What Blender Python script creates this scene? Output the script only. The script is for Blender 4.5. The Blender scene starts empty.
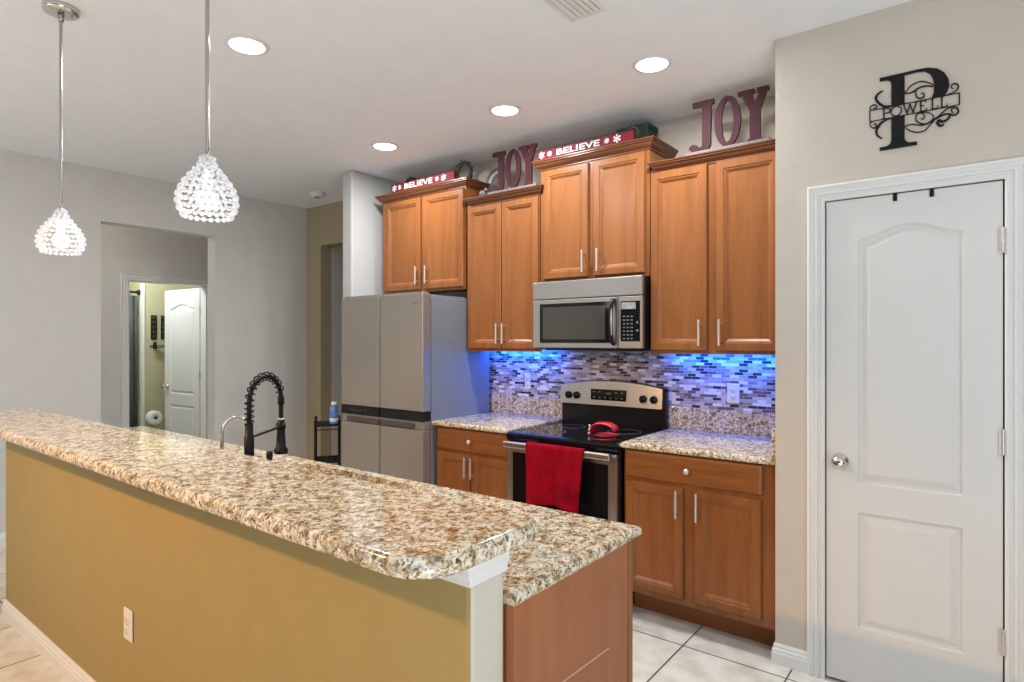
import bpy, bmesh, math, random
from mathutils import Vector, Matrix
random.seed(7)
SC = bpy.context.scene
COL = SC.collection
PI = math.pi

# ------------------------------------------------------------------ camera
cam_d = bpy.data.cameras.new('camera')
cam = bpy.data.objects.new('camera', cam_d); COL.objects.link(cam)
cam.location = (0, 0, 1.442)
cam.rotation_euler = (PI / 2, 0, 0.6581)
cam_d.sensor_width = 36.0
cam_d.lens = 608.94 / 1024 * 36.0
cam_d.clip_start = 0.05
SC.camera = cam
# ------------------------------------------------------------------ view
SC.view_settings.view_transform = 'Standard'
SC.view_settings.look = 'None'
SC.view_settings.gamma = 1.0
SC.view_settings.use_curve_mapping = False
SC.view_settings.exposure = 0.0
SC.cycles.use_denoising = True
SC.cycles.max_bounces = 8
SC.cycles.diffuse_bounces = 4
SC.cycles.sample_clamp_indirect = 4.0
# ------------------------------------------------------------------ world and big lights
w = bpy.data.worlds.new('world'); SC.world = w; w.use_nodes = True
bg = w.node_tree.nodes['Background']
bg.inputs[0].default_value = (0.84, 0.93, 1.0, 1)
bg.inputs[1].default_value = 0.19

def lamp(name, kind, loc, power, color=(1, 1, 1), size=0.1, size_y=None, rot=(0, 0, 0), spread=None, spot=None):
    d = bpy.data.lights.new(name, kind)
    d.energy = power; d.color = color
    if kind == 'AREA':
        if size_y: d.shape = 'RECTANGLE'; d.size = size; d.size_y = size_y
        else: d.shape = 'DISK'; d.size = size
        if spread: d.spread = spread
    else:
        d.shadow_soft_size = size
    if kind == 'SPOT' and spot: d.spot_size = spot; d.spot_blend = 0.4
    o = bpy.data.objects.new(name, d); COL.objects.link(o)
    o.location = loc; o.rotation_euler = rot
    return o
# added cool fill lights, out of view to the right of the camera
lamp('right_fill_light', 'AREA', (1.7, -0.6, 1.7), 13, (0.90, 0.96, 1.0), 1.8, 2.0, rot=(PI / 2, 0, math.radians(22)))
lamp('side_fill_light', 'AREA', (2.5, -0.2, 1.6), 29, (0.88, 0.95, 1.0), 2.4, 2.0, rot=(PI / 2, 0, PI / 2))
# added upward fill lights, out of view, to brighten the ceiling
lamp('upward_fill_light', 'AREA', (0.9, -0.2, 0.15), 52, (0.90, 0.96, 1.0), 1.6, 1.6, rot=(PI, 0, 0))
lamp('upward_fill_light', 'AREA', (-3.0, -2.7, 0.15), 48, (0.88, 0.95, 1.0), 4.0, 1.0, rot=(PI, 0, 0))
# added fill light, out of view, to brighten the left wall
lamp('left_wall_fill_light', 'AREA', (-2.9, -1.6, 1.8), 22, (0.90, 0.96, 1.0), 1.6, 1.6, rot=(PI / 2, 0, math.radians(78)))
# the warm dining room chandelier on the other side of the breakfast bar
lamp('dining_chandelier_light', 'SPOT', (-2.5, -0.90, 2.27), 200, (1.0, 0.53, 0.17), 0.04, rot=(math.radians(37), 0, 0), spot=math.radians(97))
# blue strip lights under the wall cabinets
BLUE = (0.004, 0.13, 1.0)
lamp('blue_strip_light', 'AREA', (-1.12, 3.45, 1.384), 5.8, BLUE, 0.70, 0.03, rot=(math.radians(12), 0, 0))
lamp('blue_strip_light', 'AREA', (-2.58, 3.45, 1.384), 5.2, BLUE, 0.58, 0.03, rot=(math.radians(12), 0, 0))
# bathroom and hall lamps
lamp('bathroom_light', 'POINT', (-7.1, 2.35, 2.4), 46, (0.90, 0.97, 1.0), 0.12)
lamp('hall_light', 'POINT', (-6.0, 1.3, 2.5), 13, (1.0, 0.93, 0.84), 0.12)

# ------------------------------------------------------------------ materials
def nodes(name):
    m = bpy.data.materials.new(name); m.use_nodes = True
    nt = m.node_tree; b = nt.nodes['Principled BSDF']
    return m, nt, b
def N(nt, t, **kw):
    n = nt.nodes.new(t)
    for k, v in kw.items(): setattr(n, k, v)
    return n
def coords(nt, scale=(1, 1, 1), obj=True, rot=(0, 0, 0)):
    tc = N(nt, 'ShaderNodeTexCoord'); mp = N(nt, 'ShaderNodeMapping')
    mp.inputs['Scale'].default_value = scale
    mp.inputs['Rotation'].default_value = rot
    nt.links.new(tc.outputs['Object' if obj else 'Generated'], mp.inputs['Vector'])
    return mp
def ramp(nt, stops, interp='LINEAR'):
    r = N(nt, 'ShaderNodeValToRGB'); cr = r.color_ramp; cr.interpolation = interp
    while len(cr.elements) > len(stops): cr.elements.remove(cr.elements[-1])
    while len(cr.elements) < len(stops): cr.elements.new(0.5)
    for e, (p, c) in zip(cr.elements, stops):
        e.position = p; e.color = (*c, 1) if len(c) == 3 else c
    return r
def mat(name, col, rough=0.5, metal=0.0, var=0.06, scale=8.0, bump=0.0, bscale=80.0, spec=None, coat=0.0, trans=0.0, emit=None, es=1.0, stretch=(1, 1, 1)):
    m, nt, b = nodes(name)
    mp = coords(nt, stretch)
    nz = N(nt, 'ShaderNodeTexNoise'); nz.inputs['Scale'].default_value = scale; nz.inputs['Detail'].default_value = 3
    nt.links.new(mp.outputs[0], nz.inputs['Vector'])
    lo = tuple(max(0, c * (1 - var)) for c in col); hi = tuple(min(1, c * (1 + var)) for c in col)
    r = ramp(nt, [(0.3, lo), (0.7, hi)])
    nt.links.new(nz.outputs[0], r.inputs[0]); nt.links.new(r.outputs[0], b.inputs['Base Color'])
    b.inputs['Roughness'].default_value = rough; b.inputs['Metallic'].default_value = metal
    if spec is not None: b.inputs['Specular IOR Level'].default_value = spec
    if coat: b.inputs['Coat Weight'].default_value = coat; b.inputs['Coat Roughness'].default_value = 0.1
    if trans: b.inputs['Transmission Weight'].default_value = trans
    if emit: b.inputs['Emission Color'].default_value = (*emit, 1); b.inputs['Emission Strength'].default_value = es
    if bump:
        n2 = N(nt, 'ShaderNodeTexNoise'); n2.inputs['Scale'].default_value = bscale; n2.inputs['Detail'].default_value = 2
        nt.links.new(mp.outputs[0], n2.inputs['Vector'])
        bp = N(nt, 'ShaderNodeBump'); bp.inputs['Strength'].default_value = bump; bp.inputs['Distance'].default_value = 0.004
        nt.links.new(n2.outputs[0], bp.inputs['Height']); nt.links.new(bp.outputs[0], b.inputs['Normal'])
    return m

M = {}
M['wall'] = mat('beige_wall_paint', (0.57, 0.51, 0.44), 0.75, var=0.02, bump=0.35, bscale=120)
M['wall_left'] = mat('pale_beige_wall_paint', (0.64, 0.62, 0.585), 0.75, var=0.02, bump=0.3, bscale=110)
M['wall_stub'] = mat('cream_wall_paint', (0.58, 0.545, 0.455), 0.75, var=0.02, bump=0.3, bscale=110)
M['wall_dimmed'] = mat('dimmed_beige_wall_paint', (0.42, 0.345, 0.23), 0.75, var=0.02, bump=0.3, bscale=110)  # wall beige darkened and warmed to paint in the passage's dim light
M['wall_cream'] = mat('white_wall_paint', (0.50, 0.50, 0.49), 0.75, var=0.02, bump=0.3, bscale=110)
M['wall_green'] = mat('olive_cream_paint', (0.50, 0.47, 0.29), 0.7, var=0.02)
M['wall_warm_lit'] = mat('warm_lit_beige_paint', (0.35, 0.262, 0.098), 0.7, var=0.025, bump=0.3, bscale=110)  # warm lamplight painted into the beige of the half wall's dining face
M['ceiling'] = mat('ceiling_paint', (0.85, 0.865, 0.885), 0.85, var=0.015, bump=0.25, bscale=90)
M['trim'] = mat('white_trim_paint', (0.76, 0.755, 0.74), 0.4, var=0.01)
M['door'] = mat('white_door_paint', (0.70, 0.69, 0.675), 0.42, var=0.01)
M['dark'] = mat('dark_gap', (0.01, 0.009, 0.008), 0.9)
M['steel'] = mat('brushed_steel', (0.52, 0.505, 0.49), 0.30, 1.0, var=0.06, scale=30, stretch=(0.3, 0.3, 14))
M['fridge'] = mat('grey_brown_steel', (0.40, 0.365, 0.33), 0.36, 0.7, var=0.03, scale=20, stretch=(14, 14, 0.3))
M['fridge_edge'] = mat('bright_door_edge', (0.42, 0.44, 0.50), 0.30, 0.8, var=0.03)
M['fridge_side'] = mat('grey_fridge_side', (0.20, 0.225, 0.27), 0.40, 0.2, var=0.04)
M['fridge_dark'] = mat('dark_grey_recess', (0.10, 0.09, 0.085), 0.4, 0.4)
M['chrome'] = mat('polished_nickel', (0.70, 0.68, 0.65), 0.10, 1.0, var=0.02)
M['rod'] = mat('satin_nickel_rod', (0.40, 0.385, 0.37), 0.22, 1.0, var=0.02)
M['nickel'] = mat('brushed_nickel', (0.70, 0.66, 0.62), 0.42, 0.9, var=0.03)
M['black_gloss'] = mat('black_glass', (0.006, 0.006, 0.007), 0.06, var=0.0, spec=0.3)
M['black'] = mat('black_enamel', (0.008, 0.008, 0.009), 0.25, var=0.1, spec=0.3)
M['black_metal'] = mat('matte_black_metal', (0.006, 0.006, 0.007), 0.38, var=0.1, spec=0.25)
M['micro_glass'] = mat('smoky_oven_glass', (0.050, 0.046, 0.038), 0.12, var=0.05)
M['white_plastic'] = mat('white_plastic', (0.72, 0.70, 0.66), 0.4, var=0.01)
M['outlet'] = mat('outlet_plastic', (0.70, 0.70, 0.70), 0.35, var=0.01)
M['slot'] = mat('outlet_slot', (0.10, 0.09, 0.08), 0.6)
M['text_grey'] = mat('grey_print', (0.15, 0.15, 0.15), 0.5)
M['text_white'] = mat('white_print', (0.58, 0.57, 0.56), 0.6)
M['red'] = mat('red_silicone', (0.50, 0.008, 0.018), 0.25, var=0.08)
M['towel'] = mat('red_terry_cloth', (0.27, 0.0015, 0.012), 0.95, spec=0.1, var=0.25, scale=14, bump=1.0, bscale=260)
M['green_dark'] = mat('dark_green_foliage', (0.012, 0.030, 0.022), 0.8, var=0.5, scale=40, bump=0.6)
M['wreath'] = mat('grey_green_twigs', (0.060, 0.065, 0.048), 0.8, var=0.5, scale=40, bump=0.6)
M['plate'] = mat('taupe_glazed_ceramic', (0.16, 0.14, 0.12), 0.35, var=0.15)
M['blue_item'] = mat('blue_film', (0.10, 0.25, 0.62), 0.3, var=0.3, scale=30)
M['paper'] = mat('white_paper', (0.78, 0.78, 0.76), 0.8, var=0.02)
M['curtain'] = mat('grey_curtain', (0.055, 0.062, 0.062), 0.7, var=0.2, scale=6)
M['curtain_print'] = mat('yellow_print', (0.42, 0.42, 0.06), 0.7, var=0.2)
M['lcd'] = mat('silver_display', (0.50, 0.50, 0.48), 0.2, 0.5, var=0.25, scale=60)
M['green_led'] = mat('green_digits', (0.05, 0.09, 0.02), 0.4, emit=(0.35, 0.5, 0.1), es=0.1)
M['bulb'] = mat('lit_bulb', (1, 1, 1), 0.5, var=0, emit=(1.0, 0.98, 0.95), es=3.0)
M['downlight'] = mat('lit_lens', (1, 1, 1), 0.5, var=0, emit=(1.0, 0.98, 0.95), es=6.0)
M['soil'] = mat('worn_bead_white', (0.8, 0.8, 0.8), 0.3)

def crystal():
    m, nt, b = nodes('crystal_beads')
    b.inputs['Base Color'].default_value = (0.93, 0.95, 1.0, 1)
    b.inputs['Roughness'].default_value = 0.12
    b.inputs['Transmission Weight'].default_value = 0.35
    tr = N(nt, 'ShaderNodeBsdfTranslucent'); tr.inputs[0].default_value = (0.95, 0.97, 1, 1)
    mx = N(nt, 'ShaderNodeMixShader')
    nz = N(nt, 'ShaderNodeTexNoise'); nz.inputs['Scale'].default_value = 60
    mp = coords(nt); nt.links.new(mp.outputs[0], nz.inputs['Vector'])
    mr = N(nt, 'ShaderNodeMapRange'); mr.inputs[3].default_value = 0.40; mr.inputs[4].default_value = 0.75
    nt.links.new(nz.outputs[0], mr.inputs[0]); nt.links.new(mr.outputs[0], mx.inputs[0])
    out = nt.nodes['Material Output']
    nt.links.new(b.outputs[0], mx.inputs[1]); nt.links.new(tr.outputs[0], mx.inputs[2]); nt.links.new(mx.outputs[0], out.inputs[0])
    return m
M['crystal'] = crystal()

def wood(name, c1, c2, axis='Z', rough=0.33, scratch=None):
    m, nt, b = nodes(name)
    s = {'Z': (9, 9, 0.8), 'X': (0.8, 9, 9)}[axis]
    mp = coords(nt, s)
    n1 = N(nt, 'ShaderNodeTexNoise'); n1.inputs['Scale'].default_value = 2.2; n1.inputs['Detail'].default_value = 6; n1.inputs['Distortion'].default_value = 0.6
    nt.links.new(mp.outputs[0], n1.inputs['Vector'])
    mp2 = coords(nt, tuple(5 * q for q in s))
    n2 = N(nt, 'ShaderNodeTexNoise'); n2.inputs['Scale'].default_value = 3; n2.inputs['Detail'].default_value = 3
    nt.links.new(mp2.outputs[0], n2.inputs['Vector'])
    mx = N(nt, 'ShaderNodeMix'); mx.data_type = 'FLOAT'; mx.inputs[0].default_value = 0.3
    nt.links.new(n1.outputs[0], mx.inputs[2]); nt.links.new(n2.outputs[0], mx.inputs[3])
    r = ramp(nt, [(0.3, c1), (0.7, c2)])
    nt.links.new(mx.outputs[0], r.inputs[0])
    out = r.outputs[0]
    if scratch:
        # one pale scratch in the veneer (a mark of the panel itself): distance to a line in the panel's own y, z
        (y0, z0), (y1, z1) = scratch
        tc = N(nt, 'ShaderNodeTexCoord'); sp = N(nt, 'ShaderNodeSeparateXYZ'); nt.links.new(tc.outputs['Object'], sp.inputs[0])
        L = math.hypot(y1 - y0, z1 - z0); dy, dz = (y1 - y0) / L, (z1 - z0) / L
        def lin(a, bb, c):
            m1 = N(nt, 'ShaderNodeMath', operation='MULTIPLY_ADD'); m1.inputs[1].default_value = a; m1.inputs[2].default_value = c
            nt.links.new(sp.outputs[1], m1.inputs[0])
            m2 = N(nt, 'ShaderNodeMath', operation='MULTIPLY_ADD'); m2.inputs[1].default_value = bb
            nt.links.new(sp.outputs[2], m2.inputs[0]); nt.links.new(m1.outputs[0], m2.inputs[2]); return m2
        d = lin(-dz, dy, dz * y0 - dy * z0); t = lin(dy, dz, -dy * y0 - dz * z0)
        ab = N(nt, 'ShaderNodeMath', operation='ABSOLUTE'); nt.links.new(d.outputs[0], ab.inputs[0])
        lt = N(nt, 'ShaderNodeMath', operation='LESS_THAN'); lt.inputs[1].default_value = 0.0022; nt.links.new(ab.outputs[0], lt.inputs[0])
        g = N(nt, 'ShaderNodeMath', operation='GREATER_THAN'); g.inputs[1].default_value = 0; nt.links.new(t.outputs[0], g.inputs[0])
        l2 = N(nt, 'ShaderNodeMath', operation='LESS_THAN'); l2.inputs[1].default_value = L; nt.links.new(t.outputs[0], l2.inputs[0])
        p1 = N(nt, 'ShaderNodeMath', operation='MULTIPLY'); nt.links.new(lt.outputs[0], p1.inputs[0]); nt.links.new(g.outputs[0], p1.inputs[1])
        p2 = N(nt, 'ShaderNodeMath', operation='MULTIPLY'); nt.links.new(p1.outputs[0], p2.inputs[0]); nt.links.new(l2.outputs[0], p2.inputs[1])
        cm = N(nt, 'ShaderNodeMix'); cm.data_type = 'RGBA'; cm.inputs[7].default_value = (0.55, 0.36, 0.24, 1)
        nt.links.new(p2.outputs[0], cm.inputs[0]); nt.links.new(out, cm.inputs[6]); out = cm.outputs[2]
    nt.links.new(out, b.inputs['Base Color'])
    b.inputs['Roughness'].default_value = rough
    b.inputs['Coat Weight'].default_value = 0.05; b.inputs['Coat Roughness'].default_value = 0.2; b.inputs['Specular IOR Level'].default_value = 0.3
    bp = N(nt, 'ShaderNodeBump'); bp.inputs['Strength'].default_value = 0.05; nt.links.new(n2.outputs[0], bp.inputs['Height']); nt.links.new(bp.outputs[0], b.inputs['Normal'])
    return m
M['maple'] = wood('honey_maple_stain', (0.20, 0.068, 0.019), (0.30, 0.110, 0.033))
M['maple_h'] = wood('honey_maple_stain_horizontal', (0.20, 0.068, 0.019), (0.30, 0.110, 0.033), 'X')
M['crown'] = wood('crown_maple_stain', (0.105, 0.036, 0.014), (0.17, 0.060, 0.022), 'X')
M['panel'] = wood('red_brown_panel_veneer', (0.30, 0.103, 0.040), (0.38, 0.140, 0.058), 'Z', 0.4, scratch=((1.160, 0.6440), (1.426, 0.633)))

def granite(name):
    m, nt, b = nodes(name)
    mp = coords(nt)
    nd = N(nt, 'ShaderNodeTexNoise'); nd.inputs['Scale'].default_value = 45; nd.inputs['Detail'].default_value = 4
    nt.links.new(mp.outputs[0], nd.inputs['Vector'])
    add = N(nt, 'ShaderNodeMixRGB'); add.blend_type = 'ADD'; add.inputs[0].default_value = 0.03
    nt.links.new(mp.outputs[0], add.inputs[1]); nt.links.new(nd.outputs['Color'], add.inputs[2])
    def vor(scale, stops, ch):
        v = N(nt, 'ShaderNodeTexVoronoi'); v.inputs['Scale'].default_value = scale
        nt.links.new(add.outputs[0], v.inputs['Vector'])
        sp = N(nt, 'ShaderNodeSeparateColor'); nt.links.new(v.outputs['Color'], sp.inputs[0])
        r = ramp(nt, stops, 'CONSTANT'); nt.links.new(sp.outputs[ch], r.inputs[0]); return r
    big = vor(95, [(0.0, (0.34, 0.24, 0.12)), (0.10, (0.54, 0.45, 0.30)), (0.26, (0.74, 0.69, 0.57)), (0.55, (0.79, 0.75, 0.66)), (0.88, (0.50, 0.48, 0.45))], 0)
    small = vor(190, [(0.0, (0.16, 0.12, 0.09)), (0.10, (0.50, 0.37, 0.21)), (0.24, (0.86, 0.80, 0.70)), (0.45, (1, 1, 1))], 1)
    mu = N(nt, 'ShaderNodeMixRGB'); mu.blend_type = 'MULTIPLY'; mu.inputs[0].default_value = 0.85
    nt.links.new(big.outputs[0], mu.inputs[1]); nt.links.new(small.outputs[0], mu.inputs[2])
    n2 = N(nt, 'ShaderNodeTexNoise'); n2.inputs['Scale'].default_value = 28; n2.inputs['Detail'].default_value = 6; n2.inputs['Roughness'].default_value = 0.7
    nt.links.new(mp.outputs[0], n2.inputs['Vector'])
    r2 = ramp(nt, [(0.36, (0.24, 0.15, 0.075)), (0.43, (0.66, 0.55, 0.40)), (0.50, (0.97, 0.94, 0.88)), (0.60, (1, 1, 1))])
    nt.links.new(n2.outputs[0], r2.inputs[0])
    m2 = N(nt, 'ShaderNodeMixRGB'); m2.blend_type = 'MULTIPLY'; m2.inputs[0].default_value = 0.9
    nt.links.new(mu.outputs[0], m2.inputs[1]); nt.links.new(r2.outputs[0], m2.inputs[2])
    nt.links.new(m2.outputs[0], b.inputs['Base Color'])
    b.inputs['Roughness'].default_value = 0.12
    b.inputs['Specular IOR Level'].default_value = 0.6
    return m
M['granite'] = granite('santa_gold_granite')

def tiles():
    m, nt, b = nodes('mosaic_tile')
    tc = N(nt, 'ShaderNodeTexCoord'); sp = N(nt, 'ShaderNodeSeparateXYZ'); cb = N(nt, 'ShaderNodeCombineXYZ')
    nt.links.new(tc.outputs['Object'], sp.inputs[0]); nt.links.new(sp.outputs[0], cb.inputs[0]); nt.links.new(sp.outputs[2], cb.inputs[1])
    br = N(nt, 'ShaderNodeTexBrick')
    br.offset = 0.5; br.offset_frequency = 2; br.squash = 1
    nt.links.new(cb.outputs[0], br.inputs['Vector'])
    br.inputs['Color1'].default_value = (0, 0, 0, 1); br.inputs['Color2'].default_value = (1, 1, 1, 1); br.inputs['Mortar'].default_value = (0.5, 0.5, 0.5, 1)
    br.inputs['Scale'].default_value = 1.0; br.inputs['Mortar Size'].default_value = 0.0009; br.inputs['Mortar Smooth'].default_value = 0.1
    br.inputs['Brick Width'].default_value = 0.050; br.inputs['Row Height'].default_value = 0.0168; br.inputs['Bias'].default_value = 0
    r = ramp(nt, [(0.0, (0.035, 0.03, 0.035)), (0.18, (0.13, 0.10, 0.095)), (0.32, (0.27, 0.225, 0.21)), (0.48, (0.38, 0.35, 0.345)), (0.66, (0.50, 0.48, 0.48)), (0.84, (0.72, 0.71, 0.72))], 'CONSTANT')
    nt.links.new(br.outputs['Color'], r.inputs[0])
    mx = N(nt, 'ShaderNodeMixRGB'); mx.inputs[2].default_value = (0.50, 0.48, 0.46, 1)
    nt.links.new(br.outputs['Fac'], mx.inputs[0]); nt.links.new(r.outputs[0], mx.inputs[1])
    nt.links.new(mx.outputs[0], b.inputs['Base Color']); b.inputs['Roughness'].default_value = 0.22
    bp = N(nt, 'ShaderNodeBump'); bp.invert = True; bp.inputs['Distance'].default_value = 0.002; bp.inputs['Strength'].default_value = 0.5
    nt.links.new(br.outputs['Fac'], bp.inputs['Height']); nt.links.new(bp.outputs[0], b.inputs['Normal'])
    return m
M['mosaic'] = tiles()

def floor_mat():
    m, nt, b = nodes('floor_tile')
    tc = N(nt, 'ShaderNodeTexCoord'); mp = N(nt, 'ShaderNodeMapping')
    mp.inputs['Location'].default_value = (1.123, -2.775 + 0.46 * 10, 0)
    nt.links.new(tc.outputs['Object'], mp.inputs[0])
    br = N(nt, 'ShaderNodeTexBrick'); br.offset = 0; br.squash = 1
    nt.links.new(mp.outputs[0], br.inputs['Vector'])
    br.inputs['Color1'].default_value = (0.72, 0.70, 0.655, 1); br.inputs['Color2'].default_value = (0.77, 0.755, 0.705, 1); br.inputs['Mortar'].default_value = (0.085, 0.075, 0.065, 1)
    br.inputs['Scale'].default_value = 1; br.inputs['Brick Width'].default_value = 0.46; br.inputs['Row Height'].default_value = 0.46
    br.inputs['Mortar Size'].default_value = 0.004; br.inputs['Mortar Smooth'].default_value = 0.1
    nz = N(nt, 'ShaderNodeTexNoise'); nz.inputs['Scale'].default_value = 9; nz.inputs['Detail'].default_value = 6
    nt.links.new(tc.outputs['Object'], nz.inputs['Vector'])
    r = ramp(nt, [(0.35, (0.80, 0.77, 0.73)), (0.62, (1, 1, 1))]); nt.links.new(nz.outputs[0], r.inputs[0])
    mu = N(nt, 'ShaderNodeMixRGB'); mu.blend_type = 'MULTIPLY'; mu.inputs[0].default_value = 1
    nt.links.new(br.outputs['Color'], mu.inputs[1]); nt.links.new(r.outputs[0], mu.inputs[2])
    nt.links.new(mu.outputs[0], b.inputs['Base Color']); b.inputs['Roughness'].default_value = 0.38
    bp = N(nt, 'ShaderNodeBump'); bp.invert = True; bp.inputs['Distance'].default_value = 0.003; bp.inputs['Strength'].default_value = 0.4
    nt.links.new(br.outputs['Fac'], bp.inputs['Height']); nt.links.new(bp.outputs[0], b.inputs['Normal'])
    return m
M['floor'] = floor_mat()

def plaid(name, base, line, sc=30.0):
    m, nt, b = nodes(name)
    tc = N(nt, 'ShaderNodeTexCoord')
    outs = []
    for d in ('X', 'Z'):
        wv = N(nt, 'ShaderNodeTexWave'); wv.wave_type = 'BANDS'; wv.bands_direction = d; wv.inputs['Scale'].default_value = sc
        nt.links.new(tc.outputs['Object'], wv.inputs['Vector']); outs.append(wv)
    mx = N(nt, 'ShaderNodeMath', operation='MAXIMUM')
    nt.links.new(outs[0].outputs['Fac'], mx.inputs[0]); nt.links.new(outs[1].outputs['Fac'], mx.inputs[1])
    r = ramp(nt, [(0.55, base), (0.95, line)]); nt.links.new(mx.outputs[0], r.inputs[0])
    nt.links.new(r.outputs[0], b.inputs['Base Color']); b.inputs['Roughness'].default_value = 0.6; b.inputs['Specular IOR Level'].default_value = 0.15
    return m
M['joy'] = plaid('faded_plum_plaid_paint', (0.026, 0.004, 0.006), (0.060, 0.016, 0.026), 22)
M['joy_side'] = mat('dark_brown_wood_edge', (0.05, 0.020, 0.016), 0.6, var=0.2)
M['plaid_red'] = plaid('red_plaid_paint', (0.085, 0.002, 0.005), (0.18, 0.018, 0.03), 40)
M['joy_base'] = mat('pale_grey_ledge', (0.14, 0.12, 0.115), 0.6, var=0.15, scale=20)
M['art'] = plaid('black_filigree', (0.012, 0.012, 0.010), (0.20, 0.19, 0.13), 14)

# ------------------------------------------------------------------ mesh builder (world coordinates)
class MB:
    def __init__(s): s.v = []; s.f = []; s.sm = []; s.mi = []; s.cur = 0
    def add(s, vs, fs, smooth=False):
        o = len(s.v); s.v += [tuple(p) for p in vs]
        for f in fs: s.f.append(tuple(i + o for i in f)); s.sm.append(smooth); s.mi.append(s.cur)
        return s
    def box(s, x0, x1, y0, y1, z0, z1):
        return s.add([(x0, y0, z0), (x1, y0, z0), (x1, y1, z0), (x0, y1, z0), (x0, y0, z1), (x1, y0, z1), (x1, y1, z1), (x0, y1, z1)],
                     [(0, 3, 2, 1), (4, 5, 6, 7), (0, 1, 5, 4), (1, 2, 6, 5), (2, 3, 7, 6), (3, 0, 4, 7)])
    def bar(s, a, b, w, h):     # rectangular bar between two points
        a = Vector(a); b = Vector(b); d = (b - a).normalized()
        u = d.cross(Vector((0, 0, 1)))
        if u.length < 1e-3: u = Vector((1, 0, 0))
        u.normalize(); t = u.cross(d).normalized()
        vs = []
        for p in (a, b):
            for i, j in ((-1, -1), (1, -1), (1, 1), (-1, 1)): vs.append(p + u * w / 2 * i + t * h / 2 * j)
        return s.add(vs, [(0, 3, 2, 1), (4, 5, 6, 7), (0, 1, 5, 4), (1, 2, 6, 5), (2, 3, 7, 6), (3, 0, 4, 7)])
    def tube(s, pts, r, n=10, smooth=True, cap=True):
        pts = [Vector(p) for p in pts]; rs = r if isinstance(r, (list, tuple)) else [r] * len(pts)
        vs = []; fs = []; up = None
        for i, p in enumerate(pts):
            a = pts[max(0, i - 1)]; b = pts[min(len(pts) - 1, i + 1)]; d = (b - a).normalized()
            if up is None:
                up = d.orthogonal().normalized()
            up = (up - d * up.dot(d))
            if up.length < 1e-4: up = d.orthogonal()
            up.normalize(); q = d.cross(up)
            for k in range(n):
                an = 2 * PI * k / n; vs.append(p + (up * math.cos(an) + q * math.sin(an)) * rs[i])
        for i in range(len(pts) - 1):
            for k in range(n):
                k2 = (k + 1) % n; fs.append((i * n + k, i * n + k2, (i + 1) * n + k2, (i + 1) * n + k))
        s.add(vs, fs, smooth)
        if cap:
            m0 = (len(pts) - 1) * n; s.add(vs[:n], [tuple(range(n))[::-1]]); s.add(vs[m0:], [tuple(range(n))])
        return s
    def lathe(s, prof, c, axis='Z', n=24, smooth=True, cap=True):   # prof: (radius, height)
        vs = []; fs = []; c = Vector(c)
        for r, h in prof:
            for k in range(n):
                an = 2 * PI * k / n; a, b = r * math.cos(an), r * math.sin(an)
                vs.append(c + Vector({'Z': (a, b, h), 'Y': (a, h, b), 'X': (h, a, b)}[axis]))
        m = len(prof)
        for i in range(m - 1):
            for k in range(n):
                k2 = (k + 1) % n; fs.append((i * n + k, i * n + k2, (i + 1) * n + k2, (i + 1) * n + k))
        if cap and prof[0][0] > 1e-6: fs.append(tuple(range(n))[::-1])
        if cap and prof[-1][0] > 1e-6: fs.append(tuple((m - 1) * n + k for k in range(n)))
        return s.add(vs, fs, smooth)
    def ball(s, c, r, n=8, m=6, sq=(1, 1, 1)):
        vs = [(c[0], c[1], c[2] - r * sq[2])]; fs = []
        for i in range(1, m):
            th = PI * i / m
            for k in range(n):
                an = 2 * PI * k / n
                vs.append((c[0] + r * sq[0] * math.sin(th) * math.cos(an), c[1] + r * sq[1] * math.sin(th) * math.sin(an), c[2] - r * sq[2] * math.cos(th)))
        vs.append((c[0], c[1], c[2] + r * sq[2])); t = len(vs) - 1
        for k in range(n):
            fs.append((0, 1 + (k + 1) % n, 1 + k)); fs.append((t, t - n + k, t - n + (k + 1) % n))
        for i in range(m - 2):
            for k in range(n):
                a = 1 + i * n; k2 = (k + 1) % n
                fs.append((a + k, a + k2, a + n + k2, a + n + k))
        return s.add(vs, fs, True)
    def rings(s, loops, cap0=False, cap1=True, smooth=False, close=True):  # loops of equal length
        n = len(loops[0]); vs = [p for l in loops for p in l]; fs = []
        for i in range(len(loops) - 1):
            for k in range(n if close else n - 1):
                k2 = (k + 1) % n; fs.append((i * n + k, i * n + k2, (i + 1) * n + k2, (i + 1) * n + k))
        if cap0: fs.append(tuple(range(n))[::-1])
        if cap1: fs.append(tuple((len(loops) - 1) * n + k for k in range(n)))
        return s.add(vs, fs, smooth)
    def prism_xz(s, pts, y0, y1):   # polygon in x, z extruded along y (y0 the front)
        n = len(pts); vs = [(x, y0, z) for x, z in pts] + [(x, y1, z) for x, z in pts]
        fs = [tuple(range(n)), tuple(range(2 * n - 1, n - 1, -1))] + [(i, i + n, (i + 1) % n + n, (i + 1) % n) for i in range(n)]
        return s.add(vs, fs)
    def prism_xy(s, pts, z0, z1):
        n = len(pts); vs = [(x, y, z0) for x, y in pts] + [(x, y, z1) for x, y in pts]
        fs = [tuple(range(n))[::-1], tuple(range(n, 2 * n))] + [(i, (i + 1) % n, (i + 1) % n + n, i + n) for i in range(n)]
        return s.add(vs, fs)
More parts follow.
